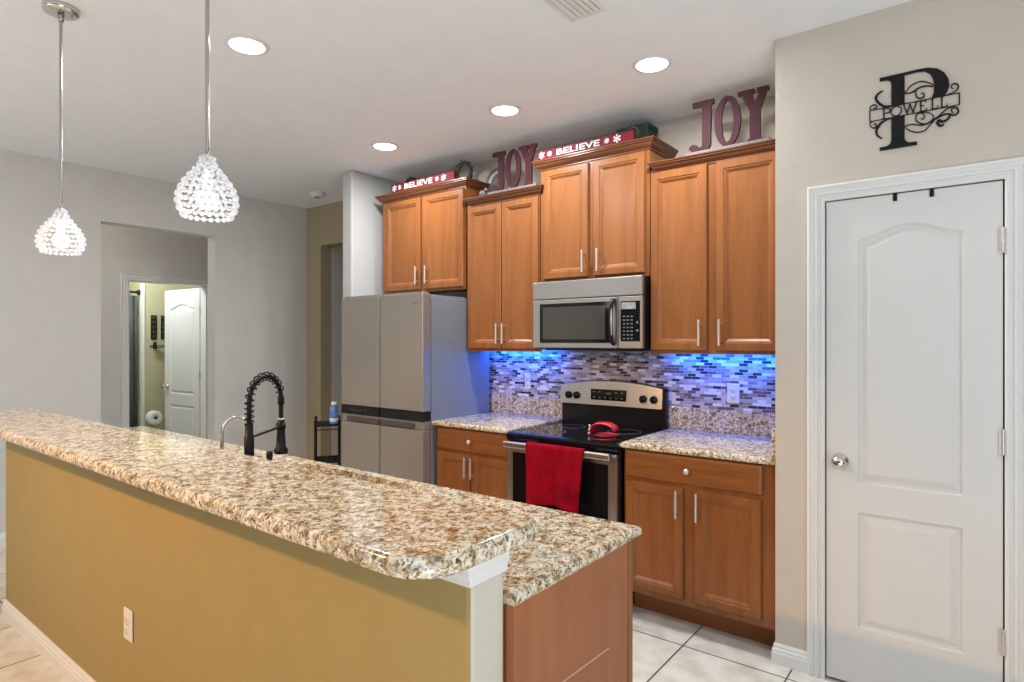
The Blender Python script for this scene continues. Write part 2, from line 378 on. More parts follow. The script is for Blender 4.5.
    def build(s, name, mats, parent=None, bevel=0.0, seg=2, origin=None, fix=True):
        me = bpy.data.meshes.new(name)
        if origin is None:
            if parent is not None: origin = parent['_w']
            else:
                xs = [p[0] for p in s.v]; ys = [p[1] for p in s.v]; zs = [p[2] for p in s.v]
                origin = ((min(xs) + max(xs)) / 2, (min(ys) + max(ys)) / 2, min(zs))
        ox, oy, oz = origin
        me.from_pydata([(x - ox, y - oy, z - oz) for x, y, z in s.v], [], s.f)
        for p, sm, mi in zip(me.polygons, s.sm, s.mi): p.use_smooth = sm; p.material_index = mi
        if fix:
            bm = bmesh.new(); bm.from_mesh(me); bmesh.ops.recalc_face_normals(bm, faces=bm.faces); bm.to_mesh(me); bm.free()
        if not isinstance(mats, (list, tuple)): mats = [mats]
        for m in mats: me.materials.append(m)
        o = bpy.data.objects.new(name, me); COL.objects.link(o)
        if parent is not None: o.parent = parent
        else: o.location = origin
        WLOC[o] = tuple(origin)
        if bevel:
            b = o.modifiers.new('bevel', 'BEVEL'); b.width = bevel; b.segments = seg; b.limit_method = 'ANGLE'; b.angle_limit = math.radians(40)
            b.harden_normals = False
        return o
WLOC = {}

def part(mb, name, m, parent, bevel=0.0, seg=2, label=None):
    """part in world coordinates under parent (parents are never rotated when parts are added)"""
    root = parent
    while root.parent is not None: root = root.parent
    o = mb.build(name, m, None, bevel, seg, origin=WLOC[root])
    o.location = (0, 0, 0); o.parent = parent
    WLOC[o] = WLOC[root]
    if label: o['label'] = label
    return o
def thing(name, label, cat, loc, group=None):
    o = bpy.data.objects.new(name, None); COL.objects.link(o); o.location = loc
    o.empty_display_size = 0.1
    WLOC[o] = tuple(loc); o['label'] = label; o['category'] = cat
    if group: o['group'] = group
    return o
def tag(o, label, cat, group=None):
    o['label'] = label; o['category'] = cat
    if group: o['group'] = group
    return o
def struct(mb, name, m, label=None, bevel=0.0):
    o = mb.build(name, m, None, bevel); o['kind'] = 'structure'
    if label: o['label'] = label
    return o
def copy_tree(o, parent=None):
    c = o.copy(); COL.objects.link(c); c.parent = parent
    for ch in [q for q in bpy.data.objects if q.parent == o]: copy_tree(ch, c)
    return c
def rect_loop(x0, x1, z0, z1, y, d):
    return [(x0 + d, y, z0 + d), (x1 - d, y, z0 + d), (x1 - d, y, z1 - d), (x0 + d, y, z1 - d)]

# =================================================================== the room
H = 2.791
YB = 3.527        # cabinet wall
YP = 2.879        # pantry wall
XL = -5.46        # left wall
struct(MB().box(-9.2, 2.6, -3.2, 6.4, -0.1, 0), 'floor', M['floor'], 'cream square ceramic floor tiles with dark grout').location
fl = bpy.data.objects['floor']
# keep the floor's texture origin at the world origin
for v in fl.data.vertices: v.co += Vector(fl.location)
fl.location = (0, 0, 0)
cl = struct(MB().box(-9.2, 2.6, -3.2, 6.4, H, H + 0.1), 'ceiling', M['ceiling'], 'off white textured ceiling')
# cabinet wall (back) from the white nib wall to the pantry
struct(MB().box(-3.93, 2.6, YB, YB + 0.12, 0, H), 'wall_back', M['wall'], 'beige wall behind the cabinets')
# white nib wall beside the refrigerator
mb = MB().box(-4.05, -3.93, 3.02, YB + 0.12, 0, H); o = struct(mb, 'wall_nib', M['wall_cream'], 'narrow white wall end beside the refrigerator', 0.012)
# rear wall of the passage with a header over the opening
mb = MB().box(XL - 0.14, -5.22, 3.635, 3.76, 0, H); mb.box(-5.22, -4.05, 3.635, 3.76, 2.395, H)
mb.box(-4.09, -3.93, YB + 0.12, 3.76, 0, H)
struct(mb, 'wall_passage', M['wall_dimmed'], 'beige wall with a tall cased opening left of the refrigerator')
mb = MB().box(-5.34, -5.22, 3.76, 6.3, 0, H); mb.box(-5.22, -3.8, 6.2, 6.3, 0, H); mb.box(-3.92, -3.8, 3.76, 6.2, 0, H)
struct(mb, 'wall_back_hall', M['wall_left'], 'grey beige wall seen through the rear opening')
# left wall with the hall opening
mb = MB().box(XL - 0.14, XL, -3.2, 1.803, 0, H); mb.box(XL - 0.14, XL, 2.70, 3.635, 0, H); mb.box(XL - 0.14, XL, 1.803, 2.70, 2.383, H)
struct(mb, 'wall_left', M['wall_left'], 'pale beige left wall with the opening to the bathroom hall')
# hall wall with the bathroom door
XH = -6.5
mb = MB().box(XH - 0.12, XH, -0.6, 2.373, 0, H); mb.box(XH - 0.12, XH, 3.127, 3.76, 0, H); mb.box(XH - 0.12, XH, 2.373, 3.127, 2.035, H)
struct(mb, 'wall_hall', M['wall_left'], 'hall wall around the bathroom door')
mb = MB().box(XH, XL - 0.14, 3.64, 3.76, 0, H); mb.box(XH, XL - 0.14, -0.6, -0.48, 0, H)
struct(mb, 'wall_hall_end', M['wall_left'], 'end walls of the short hall')
# bathroom
mb = MB().box(-8.9, -7.6, 2.925, 3.02, 0, H)          # wall at the foot of the tub
mb.box(-7.72, -7.6, 3.02, 4.2, 0, H)
mb.box(-9.0, -8.9, 1.4, 3.02, 0, H); mb.box(-8.9, XH - 0.12, 1.3, 1.4, 0, H); mb.box(-7.72, XH - 0.12, 4.1, 4.2, 0, H)
mb.box(XH - 0.14, XH - 0.121, 3.14, 4.1, 0, H); mb.box(XH - 0.14, XH - 0.121, 1.4, 2.36, 0, H)
struct(mb, 'wall_bathroom', M['wall_green'], 'olive cream bathroom wall')
struct(MB().box(-7.645, -7.588, 2.915, 2.925, 0, 2.25).box(-7.6, -7.588, 2.925, 2.942, 0, 2.25), 'trim_5', M['trim'], 'white edge of the tub surround')
# pantry walls
XPa, XPb, ZPT = -0.537, 0.068, 2.040
mb = MB().box(-0.735, XPa, YP, YP + 0.11, 0, H); mb.box(XPb, 2.6, YP, YP + 0.11, 0, H); mb.box(XPa, XPb, YP, YP + 0.11, ZPT, H)
mb.box(-0.735, -0.625, YP + 0.11, YB, 0, H)
struct(mb, 'wall_right', M['wall'], 'beige pantry wall around the white door', 0.0)
struct(MB().box(XPa - 0.05, XPb + 0.05, YP + 0.115, YP + 0.13, 0, ZPT + 0.05), 'pantry_gap_shade', M['dark'])  # near-black sheet standing in for the darkness behind the door gaps

# door casings (moulded profile strips)
def casing(name, xa, xb, zt, yf, label, wd=0.068):
    prof = [(0.0, 0.0), (0.0, 0.008), (0.006, 0.013), (0.014, 0.013), (0.016, 0.008), (0.026, 0.008), (0.028, 0.016), (0.038, 0.016), (0.040, 0.010), (0.050, 0.011), (0.060, 0.019), (wd, 0.017), (wd, 0.0)]
    mb = MB()
    loops = []
    for d, h in prof:
        loops.append([(xa - d, yf - h, 0), (xa - d, yf - h, zt + d), (xb + d, yf - h, zt + d), (xb + d, yf - h, 0)])
    mb.rings(loops, cap1=False, close=False)
    # end caps at the floor
    n = len(prof)
    for k in (0, 3):
        mb.add([l[k] for l in loops], [tuple(range(n))])
    return mb
o = struct(casing('c', XPa + 0.004, XPb - 0.004, ZPT - 0.002, YP, ''), 'trim_1', M['trim'], 'white fluted casing around the pantry door')

# arched two panel door leaf, front face toward -y at y=yf; returns the mesh
def door_leaf(x0, x1, z0, z1, yf, th=0.035, px=0.115, zz=((0.25, 0.73), (0.852, 1.863)), arch=0.05, two_sided=False):
    mb = MB()
    def face(y, s):    # s = +1 when the face looks toward -y (depths add to y), -1 for the back face
        a, b = x0 + px, x1 - px
        NA = 14
        def top(u, zt, ar):   # u 0..1
            if not ar: return zt
            c = max(0.0, math.sin(PI * u)); return zt + ar * (c ** 1.6)
        def quad(p): mb.add([(x, y, z) for x, z in p], [(0, 1, 2, 3)])
        quad([(x0, z0), (a, z0), (a, z1), (x0, z1)]); quad([(b, z0), (x1, z0), (x1, z1), (b, z1)])
        prev = [(a + (b - a) * i / NA, z0) for i in range(NA + 1)]
        for pi, (lo, hi) in enumerate(zz):
            ar = arch if pi == len(zz) - 1 else 0
            for i in range(NA):
                p, q = prev[i], prev[i + 1]; quad([p, q, (q[0], lo), (p[0], lo)])
            def loop(d, dy):
                pts = [(a + d, y + s * dy, lo + d), (b - d, y + s * dy, lo + d)]
                for i in range(NA, -1, -1):
                    u = i / NA; pts.append((a + d + (b - a - 2 * d) * u, y + s * dy, top(u, hi, ar) - d))
                return pts
            mb.rings([loop(0, 0), loop(0.003, 0.004), loop(0.010, 0.012), loop(0.017, 0.013), loop(0.036, 0.004), loop(0.042, 0.002)], cap1=True)
            prev = [(a + (b - a) * i / NA, top(i / NA, hi, ar)) for i in range(NA + 1)]
        for i in range(NA):
            p, q = prev[i], prev[i + 1]; quad([p, q, (q[0], z1), (p[0], z1)])
    face(yf, 1)
    if two_sided: face(yf + th, -1)
    else: mb.add([(x0, yf + th, z0), (x1, yf + th, z0), (x1, yf + th, z1), (x0, yf + th, z1)], [(0, 3, 2, 1)])
    mb.add([(x0, yf, z0), (x1, yf, z0), (x1, yf, z1), (x0, yf, z1), (x0, yf + th, z0), (x1, yf + th, z0), (x1, yf + th, z1), (x0, yf + th, z1)],
           [(0, 4, 5, 1), (1, 5, 6, 2), (2, 6, 7, 3), (3, 7, 4, 0)])
    return mb
mb = door_leaf(XPa + 0.008, XPb - 0.009, 0.012, ZPT - 0.006, YP + 0.004, px=0.118)
d1 = mb.build('door_1', M['door'], None, fix=False); d1['kind'] = 'structure'; d1['label'] = 'closed white two panel pantry door with arched upper panel'
bm = bmesh.new(); bm.from_mesh(d1.data); bmesh.ops.remove_doubles(bm, verts=bm.verts, dist=1e-5); bmesh.ops.recalc_face_normals(bm, faces=bm.faces); bm.to_mesh(d1.data); bm.free()
kn = MB().lathe([(0.0, -0.062), (0.014, -0.061), (0.024, -0.055), (0.028, -0.045), (0.026, -0.036), (0.016, -0.028), (0.011, -0.022), (0.011, -0.008), (0.031, -0.006), (0.033, 0.0)], (-0.476, YP + 0.004, 0.935), 'Y', 28)
part(kn, 'door_knob', M['chrome'], d1, label='polished round door knob')
for zc in (1.813, 1.071, 0.336):
    hg = MB().tube([(XPb - 0.0085, YP - 0.010, zc - 0.047), (XPb - 0.0085, YP - 0.010, zc + 0.047)], 0.0055, 10)
    for k in range(3): hg.tube([(XPb - 0.0085, YP - 0.010, zc - 0.047 + 0.032 * k), (XPb - 0.0085, YP - 0.010, zc - 0.044 + 0.032 * k)], 0.0066, 10)
    hg.box(XPb - 0.020, XPb - 0.009, YP - 0.006, YP + 0.003, zc - 0.044, zc + 0.044)
    part(hg, 'hinge', M['nickel'], d1)
for xc in (-0.279, -0.157):   # flat black over-the-door hook straps
    hk = MB().box(xc - 0.007, xc + 0.007, YP - 0.001, YP + 0.003, 2.005, 2.036)
    hk.box(xc - 0.007, xc + 0.007, YP - 0.001, YP + 0.04, 2.0345, 2.0365)
    o = hk.build('door_hook', M['black_metal'])
    tag(o, 'small black strap over the pantry door top, the %s of two' % ('left' if xc < -0.2 else 'right'), 'hook', 'straps over the pantry door')

# baseboards
def baseboard(name, pts, label, h=0.092):
    """pts: polyline in xy, the wall on the left of travel; moulding stands out to the right"""
    prof = [(0, 0), (0.014, 0), (0.014, h * 0.55), (0.012, h * 0.62), (0.012, h * 0.72), (0.008, h * 0.80), (0.008, h * 0.88), (0.004, h), (0, h)]
    n = len(pts); offs = []
    for i in range(n):
        def nrm(a, b): d = Vector((b[0] - a[0], b[1] - a[1])).normalized(); return Vector((d.y, -d.x))
        if i == 0: v = nrm(pts[0], pts[1])
        elif i == n - 1: v = nrm(pts[-2], pts[-1])
        else:
            a, b = nrm(pts[i - 1], pts[i]), nrm(pts[i], pts[i + 1]); v = (a + b) / (1 + a.dot(b))
        offs.append(v)
    loops = [[(p[0] + o.x * d, p[1] + o.y * d, z) for d, z in prof] for p, o in zip(pts, offs)]
    return struct(MB().rings(loops, cap0=True, cap1=True), name, M['trim'], label)
baseboard('baseboard_right', [(-0.735, 3.02), (-0.735, YP), (XPa - 0.064, YP)], 'short white baseboard at the pantry corner')
baseboard('baseboard_left', [(XL, -3.1), (XL, 1.803)], 'white baseboard of the left wall')
baseboard('baseboard_hall', [(XL, 2.70), (XL, 3.635), (-5.22, 3.635)], 'white baseboard at the passage corner')

# =================================================================== bathroom door and things in the bathroom
# casing on the hall side (faces +x): build in local coords then rotate about z
def rot_pts(mb, ang, piv):
    c, s = math.cos(ang), math.sin(ang)
    mb.v = [(piv[0] + (x - piv[0]) * c - (y - piv[1]) * s, piv[1] + (x - piv[0]) * s + (y - piv[1]) * c, z) for x, y, z in mb.v]
    return mb
# in the local frame the wall face is y=0 (looking to -y); mapped so that -y -> +x and +x -> +y
def to_px(mb, X, Y0):
    mb.v = [(X - y, Y0 + x, z) for x, y, z in mb.v]; return mb
struct(to_px(casing('c', 0.0, 0.754, 2.025, 0.0, '', 0.062), XH, 2.373), 'trim_2', M['trim'], 'white casing around the bathroom door')
mb = MB().box(XH - 0.12, XH - 0.001, 2.373, 2.385, 0, 2.025).box(XH - 0.12, XH - 0.001, 3.115, 3.127, 0, 2.025).box(XH - 0.12, XH - 0.001, 2.373, 3.127, 2.022, 2.034)
struct(mb, 'trim_3', M['trim'], 'white jamb of the bathroom doorway')
mb = door_leaf(-7.385, -6.645, 0.012, 2.012, 3.118, px=0.115, two_sided=True, zz=((0.25, 0.73), (0.852, 1.80)))
rot_pts(mb, math.radians(3.5), (-6.645, 3.118))
d2 = mb.build('door_2', M['door'], None, fix=False); d2['kind'] = 'structure'; d2['label'] = 'white bathroom door standing open inward'
bm = bmesh.new(); bm.from_mesh(d2.data); bmesh.ops.remove_doubles(bm, verts=bm.verts, dist=1e-5); bmesh.ops.recalc_face_normals(bm, faces=bm.faces); bm.to_mesh(d2.data); bm.free()
kx, ky = -7.32, 3.077
kn = MB().lathe([(0.0, -0.062), (0.014, -0.061), (0.026, -0.052), (0.028, -0.045), (0.016, -0.028), (0.011, -0.022), (0.011, -0.008), (0.031, -0.006), (0.033, 0.0)], (kx, ky, 0.93), 'Y', 20)
part(kn, 'door_knob', M['chrome'], d2)
for zc in (1.78, 1.07, 0.3):
    part(MB().tube([(-6.632, 3.119, zc - 0.05), (-6.632, 3.119, zc + 0.05)], 0.009, 8).box(-6.640, -6.615, 3.108, 3.1145, zc - 0.045, zc + 0.045), 'hinge', M['nickel'], d2)
# shower curtain
t = thing('shower_curtain', 'grey shower curtain with yellow print hanging from a black rod in the bathroom', 'curtain', (-7.66, 2.5, 0.2))
cw = []
NS = 70
for i in range(NS + 1):
    y = 2.10 + 0.79 * i / NS
    cw.append((-7.66 + 0.022 * math.sin(i * 0.9) + 0.008 * math.sin(i * 2.3), y))
mb = MB(); vs = []; fs = []
for z in (0.25, 0.8, 1.4, 1.96):
    vs += [(x + (1.96 - z) * 0.012 * math.sin(y * 40), y, z) for x, y in cw]
for r in range(3):
    for i in range(NS): a = r * (NS + 1) + i; fs.append((a, a + 1, a + NS + 2, a + NS + 1))
mb.add(vs, fs, True); c_o = part(mb, 'curtain_cloth', M['curtain'], t)
sd = c_o.modifiers.new('solid', 'SOLIDIFY'); sd.thickness = 0.003
part(MB().tube([(-7.66, 1.42, 2.0), (-7.66, 2.90, 2.0)], 0.012, 10).lathe([(0.032, 0), (0.030, -0.02), (0.014, -0.03)], (-7.66, 2.914, 2.0), 'Y', 16), 'curtain_rod', M['black_metal'], t)
for i in range(6):
    y = 2.16 + i * 0.13
    lp = [(-7.66 + 0.018 * math.cos(a * PI / 8), y, 1.985 + 0.026 * math.sin(a * PI / 8)) for a in range(17)]
    part(MB().tube(lp, 0.002, 6), 'curtain_ring', M['black_metal'], t)
for (y, z0, z1, w_) in ((2.645, 1.50, 1.78, 0.030), (2.66, 1.18, 1.20, 0.05), (2.67, 0.97, 0.985, 0.04), (2.66, 0.52, 0.545, 0.06), (2.66, 1.40, 1.56, 0.02)):
    part(MB().box(-7.628, -7.624, y, y + w_, z0, z1), 'printed_motif', M['curtain_print'], t, label='yellow printed patch')
# black filigree panels and the towel bar on the wall
for y, nm in ((3.042, 'left'), (3.150, 'right')):
    pnl = thing('wall_plaque', 'narrow black filigree wall plaque in the bathroom, the %s one of the pair' % nm, 'wall decoration', (-7.59, y, 1.45), 'filigree plaques in the bathroom')
    part(MB().box(-7.598, -7.590, y - 0.032, y + 0.032, 1.46, 1.74), 'plaque_panel', M['black_metal'], pnl)
    mb = MB()
    for k in range(5):
        zc = 1.488 + k * 0.056
        lp = [(-7.588, y + 0.024 * math.cos(a * PI / 6) * (1 - a / 30), zc + 0.022 * math.sin(a * PI / 6) * (1 - a / 30)) for a in range(22)]
        mb.tube(lp, 0.0035, 5)
    part(mb, 'scroll_relief', M['wreath'], pnl, label='pale scroll relief')
t = thing('towel_bar', 'black bracketed towel bar on the bathroom wall below the plaques', 'towel bar', (-7.56, 3.15, 1.38))
part(MB().tube([(-7.54, 2.975, 1.385), (-7.54, 3.42, 1.385)], 0.007, 8).tube([(-7.54, 2.975, 1.365), (-7.54, 3.42, 1.365)], 0.004, 8), 'bar', M['black_metal'], t)
part(MB().box(-7.599, -7.532, 3.035, 3.05, 1.35, 1.43), 'bracket', M['black_metal'], t)
part(MB().box(-7.599, -7.532, 3.36, 3.375, 1.35, 1.43), 'bracket', M['black_metal'], t)
t = thing('toilet_paper_roll', 'white toilet paper roll on a dark holder low on the bathroom wall', 'toilet paper', (-7.40, 2.965, 0.50))
part(MB().lathe([(0.020, -0.05), (0.072, -0.05), (0.076, -0.04), (0.076, 0.04), (0.072, 0.05), (0.020, 0.05), (0.020, -0.05)], (-7.40, 2.965, 0.578), 'X', 24), 'paper_roll', M['paper'], t)
part(MB().tube([(-7.34, 2.965, 0.578), (-7.52, 2.965, 0.578), (-7.57, 2.985, 0.555), (-7.57, 3.0, 0.535)], 0.009, 8).ball((-7.34, 2.965, 0.578), 0.015).box(-7.587, -7.562, 2.975, 3.045, 0.50, 0.545), 'holder', M['black_metal'], t)

# =================================================================== cabinet helpers
def panel_door_mesh(x0, x1, z0, z1, yf, fw=0.054, th=0.02):
    L = lambda d, y: rect_loop(x0, x1, z0, z1, yf + y, d)
    return MB().rings([L(0, th), L(0, 0.005), L(0.005, 0.0), L(fw - 0.014, 0.0), L(fw - 0.010, 0.0045), L(fw - 0.004, 0.005), L(fw + 0.008, 0.0145), L(fw + 0.012, 0.0155)], cap0=True, cap1=True)
def slab_mesh(x0, x1, z0, z1, yf, th=0.02):
    L = lambda d, y: rect_loop(x0, x1, z0, z1, yf + y, d)
    return MB().rings([L(0, th), L(0, 0.007), L(0.004, 0.003), L(0.012, 0.0)], cap0=True, cap1=True)
def bar_handle(x, z0, z1, yf, parent):
    mb = MB().tube([(x, yf - 0.030, z0), (x, yf - 0.030, z1)], 0.0062, 12)
    for z in (z0 + 0.022, z1 - 0.022): mb.tube([(x, yf, z), (x, yf - 0.030, z)], 0.0045, 8)
    part(mb, 'bar_handle', M['nickel'], parent, label='slim brushed nickel bar handle')
def cab_door(x0, x1, z0, z1, yf, parent, hx=None, hz=None):
    d = part(panel_door_mesh(x0, x1, z0, z1, yf), 'door', M['maple'], parent)
    if hx is not None: bar_handle(hx, hz[0], hz[1], yf, d)
    return d
def crown(x0, x1, z0, z1, yf, yw, parent, left=True, right=True, pr=0.045):
    h = z1 - z0
    prof = [(0.0, z0), (0.006, z0), (0.006, z0 + 0.14 * h), (0.012, z0 + 0.22 * h), (0.024, z0 + 0.42 * h), (0.030, z0 + 0.62 * h), (0.038, z0 + 0.70 * h), (0.038, z0 + 0.80 * h), (pr, z0 + 0.88 * h), (pr, z1), (-0.01, z1)]
    loops = []
    for d, z in prof:
        dl = d if left else 0; dr = d if right else 0
        loops.append([(x0 - dl, yw, z), (x0 - dl, yf - d, z), (x1 + dr, yf - d, z), (x1 + dr, yw, z)])
    mb = MB().rings(loops, cap1=False, close=False)
    mb.box(x0, x1, yf, yw, z1 - 0.012, z1 - 0.002)
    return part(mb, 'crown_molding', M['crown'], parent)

YU = 3.222    # face of wall cabinets
def wall_cabinet(label, x0, x1, z0, z1, doors, hz, crown_z, left=True, right=True, cx=None):
    t = thing('wall_cabinet', label, 'cabinet', ((x0 + x1) / 2, YB, z0), 'wall cabinets over the counter')
    part(MB().box(x0, x1, YU, YB - 0.0005, z0 + 0.016, z1).box(x0, x1, YU, YU + 0.02, z0, z0 + 0.016), 'body', M['maple'], t)
    for (a, b, hx) in doors: cab_door(a, b, z0 + 0.018, z1 - 0.022, YU - 0.02, t, hx, hz)
    c0, c1 = cx or (x0, x1)
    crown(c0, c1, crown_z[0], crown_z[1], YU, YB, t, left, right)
    return t
wall_cabinet('short two door maple cabinet above the refrigerator', -3.795, -2.905, 1.812, 2.55, [(-3.752, -3.352, -3.374), (-3.316, -2.918, -3.272)], (1.868, 2.003), (2.535, 2.593))
wall_cabinet('two door maple cabinet between refrigerator cabinet and microwave, with JOY on top', -2.889, -2.262, 1.372, 2.40, [(-2.874, -2.574, -2.592), (-2.566, -2.268, -2.540)], (1.425, 1.562), (2.385, 2.440), True, True, (-2.848, -2.262))
wall_cabinet('highest two door maple cabinet right above the microwave', -2.255, -1.500, 1.815, 2.55, [(-2.226, -1.898, -1.920), (-1.858, -1.525, -1.818)], (1.860, 1.995), (2.535, 2.593))
wall_cabinet('wide maple cabinet beside the pantry wall, with larger JOY on top', -1.494, -0.7365, 1.372, 2.41, [(-1.487, -1.164, -1.198), (-1.116, -0.790, -1.090)], (1.418, 1.556), (2.390, 2.443), True, False, (-1.452, -0.7365))

YD = 2.895    # front of base doors
def base_cabinet(label, x0, x1, dx, doors, knob_x, hx_z):
    t = thing('base_cabinet', label, 'cabinet', ((x0 + x1) / 2, YB, 0), 'base cabinets beside the range')
    body = MB().box(x0, x1, YD + 0.02, YB - 0.001, 0.128, 0.884)
    part(body, 'body', M['maple'], t, 0.001, 1)
    part(MB().box(x0, x1, 3.03, 3.05, 0, 0.128), 'toe_kick', M['maple_h'], t)
    d = part(slab_mesh(dx[0], dx[1], 0.735, 0.872, YD), 'drawer', M['maple_h'], t)
    kn = MB().lathe([(0.0, -0.030), (0.010, -0.029), (0.015, -0.023), (0.014, -0.016), (0.006, -0.012), (0.006, -0.003), (0.009, 0.0)], (knob_x, YD, 0.802), 'Y', 18)
    part(kn, 'knob', M['nickel'], d, label='round metal drawer knob')
    for a, b, hx in doors: cab_door(a, b, 0.160, 0.712, YD, t, hx, hx_z)
    return t
base_cabinet('maple base cabinet between the refrigerator and the range', -2.882, -2.262, (-2.874, -2.268), [(-2.874, -2.576, -2.600), (-2.568, -2.268, -2.548)], -2.572, (0.570, 0.706))
base_cabinet('wide maple base cabinet between the range and the pantry wall', -1.500, -0.7365, (-1.487, -0.797), [(-1.487, -1.174, -1.198), (-1.118, -0.803, -1.096)], -1.147, (0.566, 0.703))

# countertops with granite upstands
def slab_edge(x0, x1, y0, y1, z0, z1, r=0.012):
    mb = MB()
    L = lambda d, z: [(x0 + d, y0 + d, z), (x1 - d, y0 + d, z), (x1 - d, y1 - d, z), (x0 + d, y1 - d, z)]
    return mb.rings([L(0.004, z0), L(0, z0 + 0.006), L(0, z1 - r), L(r * 0.3, z1 - r * 0.3), L(r, z1)], cap0=True, cap1=True)
for (x0, x1, lab) in ((-2.892, -2.256, 'short speckled granite countertop left of the range'), (-1.506, -0.7365, 'speckled granite countertop right of the range')):
    t = thing('countertop', lab, 'countertop', ((x0 + x1) / 2, YB, 0.884), 'granite counters beside the range')
    part(slab_edge(x0, x1, 2.872, YB - 0.001, 0.885, 0.914), 'slab', M['granite'], t)
    part(MB().box(x0 - 0.05 if x0 < -2 else x0, x1, YB - 0.022, YB - 0.001, 0.9145, 1.046), 'upstand', M['granite'], t, 0.002)
    if x1 > -1: part(MB().box(x1 - 0.020, x1, 2.90, YB - 0.023, 0.9145, 1.046), 'upstand', M['granite'], t, 0.002)
# granite strip behind the range and the mosaic
o = MB().box(-2.2555, -1.5065, YB - 0.022, YB - 0.001, 0.9145, 1.046).build('granite_upstand', M['granite']); tag(o, 'granite strip on the wall behind the range', 'backsplash')
o = MB().box(-2.95, -0.7365, YB - 0.010, YB - 0.0005, 1.0465, 1.371).build('tile_backsplash', M['mosaic']); tag(o, 'mosaic tile backsplash in white, grey and dark brown strips', 'backsplash')

# =================================================================== outlets
def outlet(xc, zc, yf, label, sw=0.070, sh=0.114, plate='outlet', blank=False):
    t = thing('wall_outlet', label, 'outlet', (xc, yf, zc - sh / 2), 'white outlets')
    L = lambda d, y: rect_loop(xc - sw / 2, xc + sw / 2, zc - sh / 2, zc + sh / 2, yf - y, d)
    part(MB().rings([L(0, 0.0), L(0, 0.003), L(0.004, 0.006)], cap0=True), 'cover_plate', M[plate], t)
    for dz in (-0.0195, 0.0195):
        r = part(MB().lathe([(0.0165, 0), (0.0165, -0.002), (0.015, -0.003), (0, -0.003)], (xc, yf - 0.006, zc + dz), 'Y', 20), 'receptacle', M[plate], t)
        part(MB().box(xc - 0.0075, xc - 0.0055, yf - 0.0095, yf - 0.0088, zc + dz - 0.001, zc + dz + 0.008).box(xc + 0.0055, xc + 0.0075, yf - 0.0095, yf - 0.0088, zc + dz - 0.001, zc + dz + 0.007).lathe([(0.0025, 0), (0.0025, -0.0006)], (xc, yf - 0.009, zc + dz - 0.008), 'Y', 8), 'socket_slots', M['slot'], r)
    part(MB().lathe([(0.003, 0), (0.003, -0.001), (0, -0.0015)], (xc, yf - 0.006, zc), 'Y', 10), 'screw', M['nickel'], t)
outlet(-1.124, 1.143, YB - 0.0105, 'white outlet on the mosaic tiles right of the range')
outlet(-2.575, 1.155, YB - 0.0105, 'white outlet on the mosaic tiles left of the range', sw=0.050)
outlet(-2.455, 0.412, 0.8995, 'white outlet low on the dining side of the breakfast bar wall', plate='white_plastic')

# =================================================================== refrigerator
FX0, FX1, FXM = -3.752, -2.893, -3.321
t = thing('refrigerator', 'four door stainless steel refrigerator with black control band', 'refrigerator', ((FX0 + FX1) / 2, 3.15, 0))
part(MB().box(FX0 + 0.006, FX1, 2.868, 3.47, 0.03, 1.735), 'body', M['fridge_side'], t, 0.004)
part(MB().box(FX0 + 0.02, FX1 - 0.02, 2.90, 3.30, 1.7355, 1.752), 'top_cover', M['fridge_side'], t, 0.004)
for (a, b, nm) in ((FX0, FXM - 0.004, 'l'), (FXM + 0.004, FX1, 'r')):
    dr = part(MB().box(a, b, 2.79, 2.862, 0.978, 1.757), 'upper_door', M['fridge'], t, 0.004)
    band = part(MB().box(a, b, 2.789, 2.862, 0.912, 0.976), 'control_band', M['black_gloss'], t, 0.002)
    part(MB().box(a, b, 2.79, 2.862, 0.06, 0.855), 'lower_door', M['fridge'], t, 0.004)
    part(MB().box(a, b, 2.802, 2.862, 0.857, 0.910), 'grip_recess', M['fridge'], t, 0.002)
    ga, gb = (a + 0.07, b - 0.004) if nm == 'l' else (a + 0.004, b - 0.09)
    part(MB().box(ga, gb, 2.786, 2.808, 0.862, 0.896), 'pocket_handle', M['fridge_dark'], t, 0.003)
    ed = MB().box(b - 0.0035 if nm == 'r' else a - 0.0005, b + 0.0006 if nm == 'r' else a + 0.003, 2.795, 2.860, 0.98, 1.75)
    part(ed, 'door_edge', M['fridge_edge'], dr, label='bright metal door edge')
    if nm == 'l':
        for k in range(5): part(MB().box(a + 0.10 + k * 0.042, a + 0.115 + k * 0.042, 2.7882, 2.7889, 0.942, 0.947), 'touch_icon', M['text_grey'], band, label='small grey control icon')
    part(MB().box(a + 0.02, b - 0.02, 2.81, 2.86, 1.757, 1.768), 'hinge_cover', M['fridge_side'], t, 0.002)
    # feet
    part(MB().lathe([(0.02, 0), (0.02, 0.012), (0.012, 0.03)], ((a + b) / 2, 2.95, 0), 'Z', 12), 'foot', M['black'], t)
part(MB().box(FX0 + 0.01, FX1 - 0.01, 2.88, 2.90, 0.005, 0.058), 'kick_plate', M['fridge_dark'], t)
mb = MB()
for k in range(6): mb.box(-2.995 + k * 0.011, -2.987 + k * 0.011, 2.7892, 2.7899, 1.690, 1.697)
part(mb, 'brand_mark', M['text_grey'], t, label='tiny grey lettering near the door top')

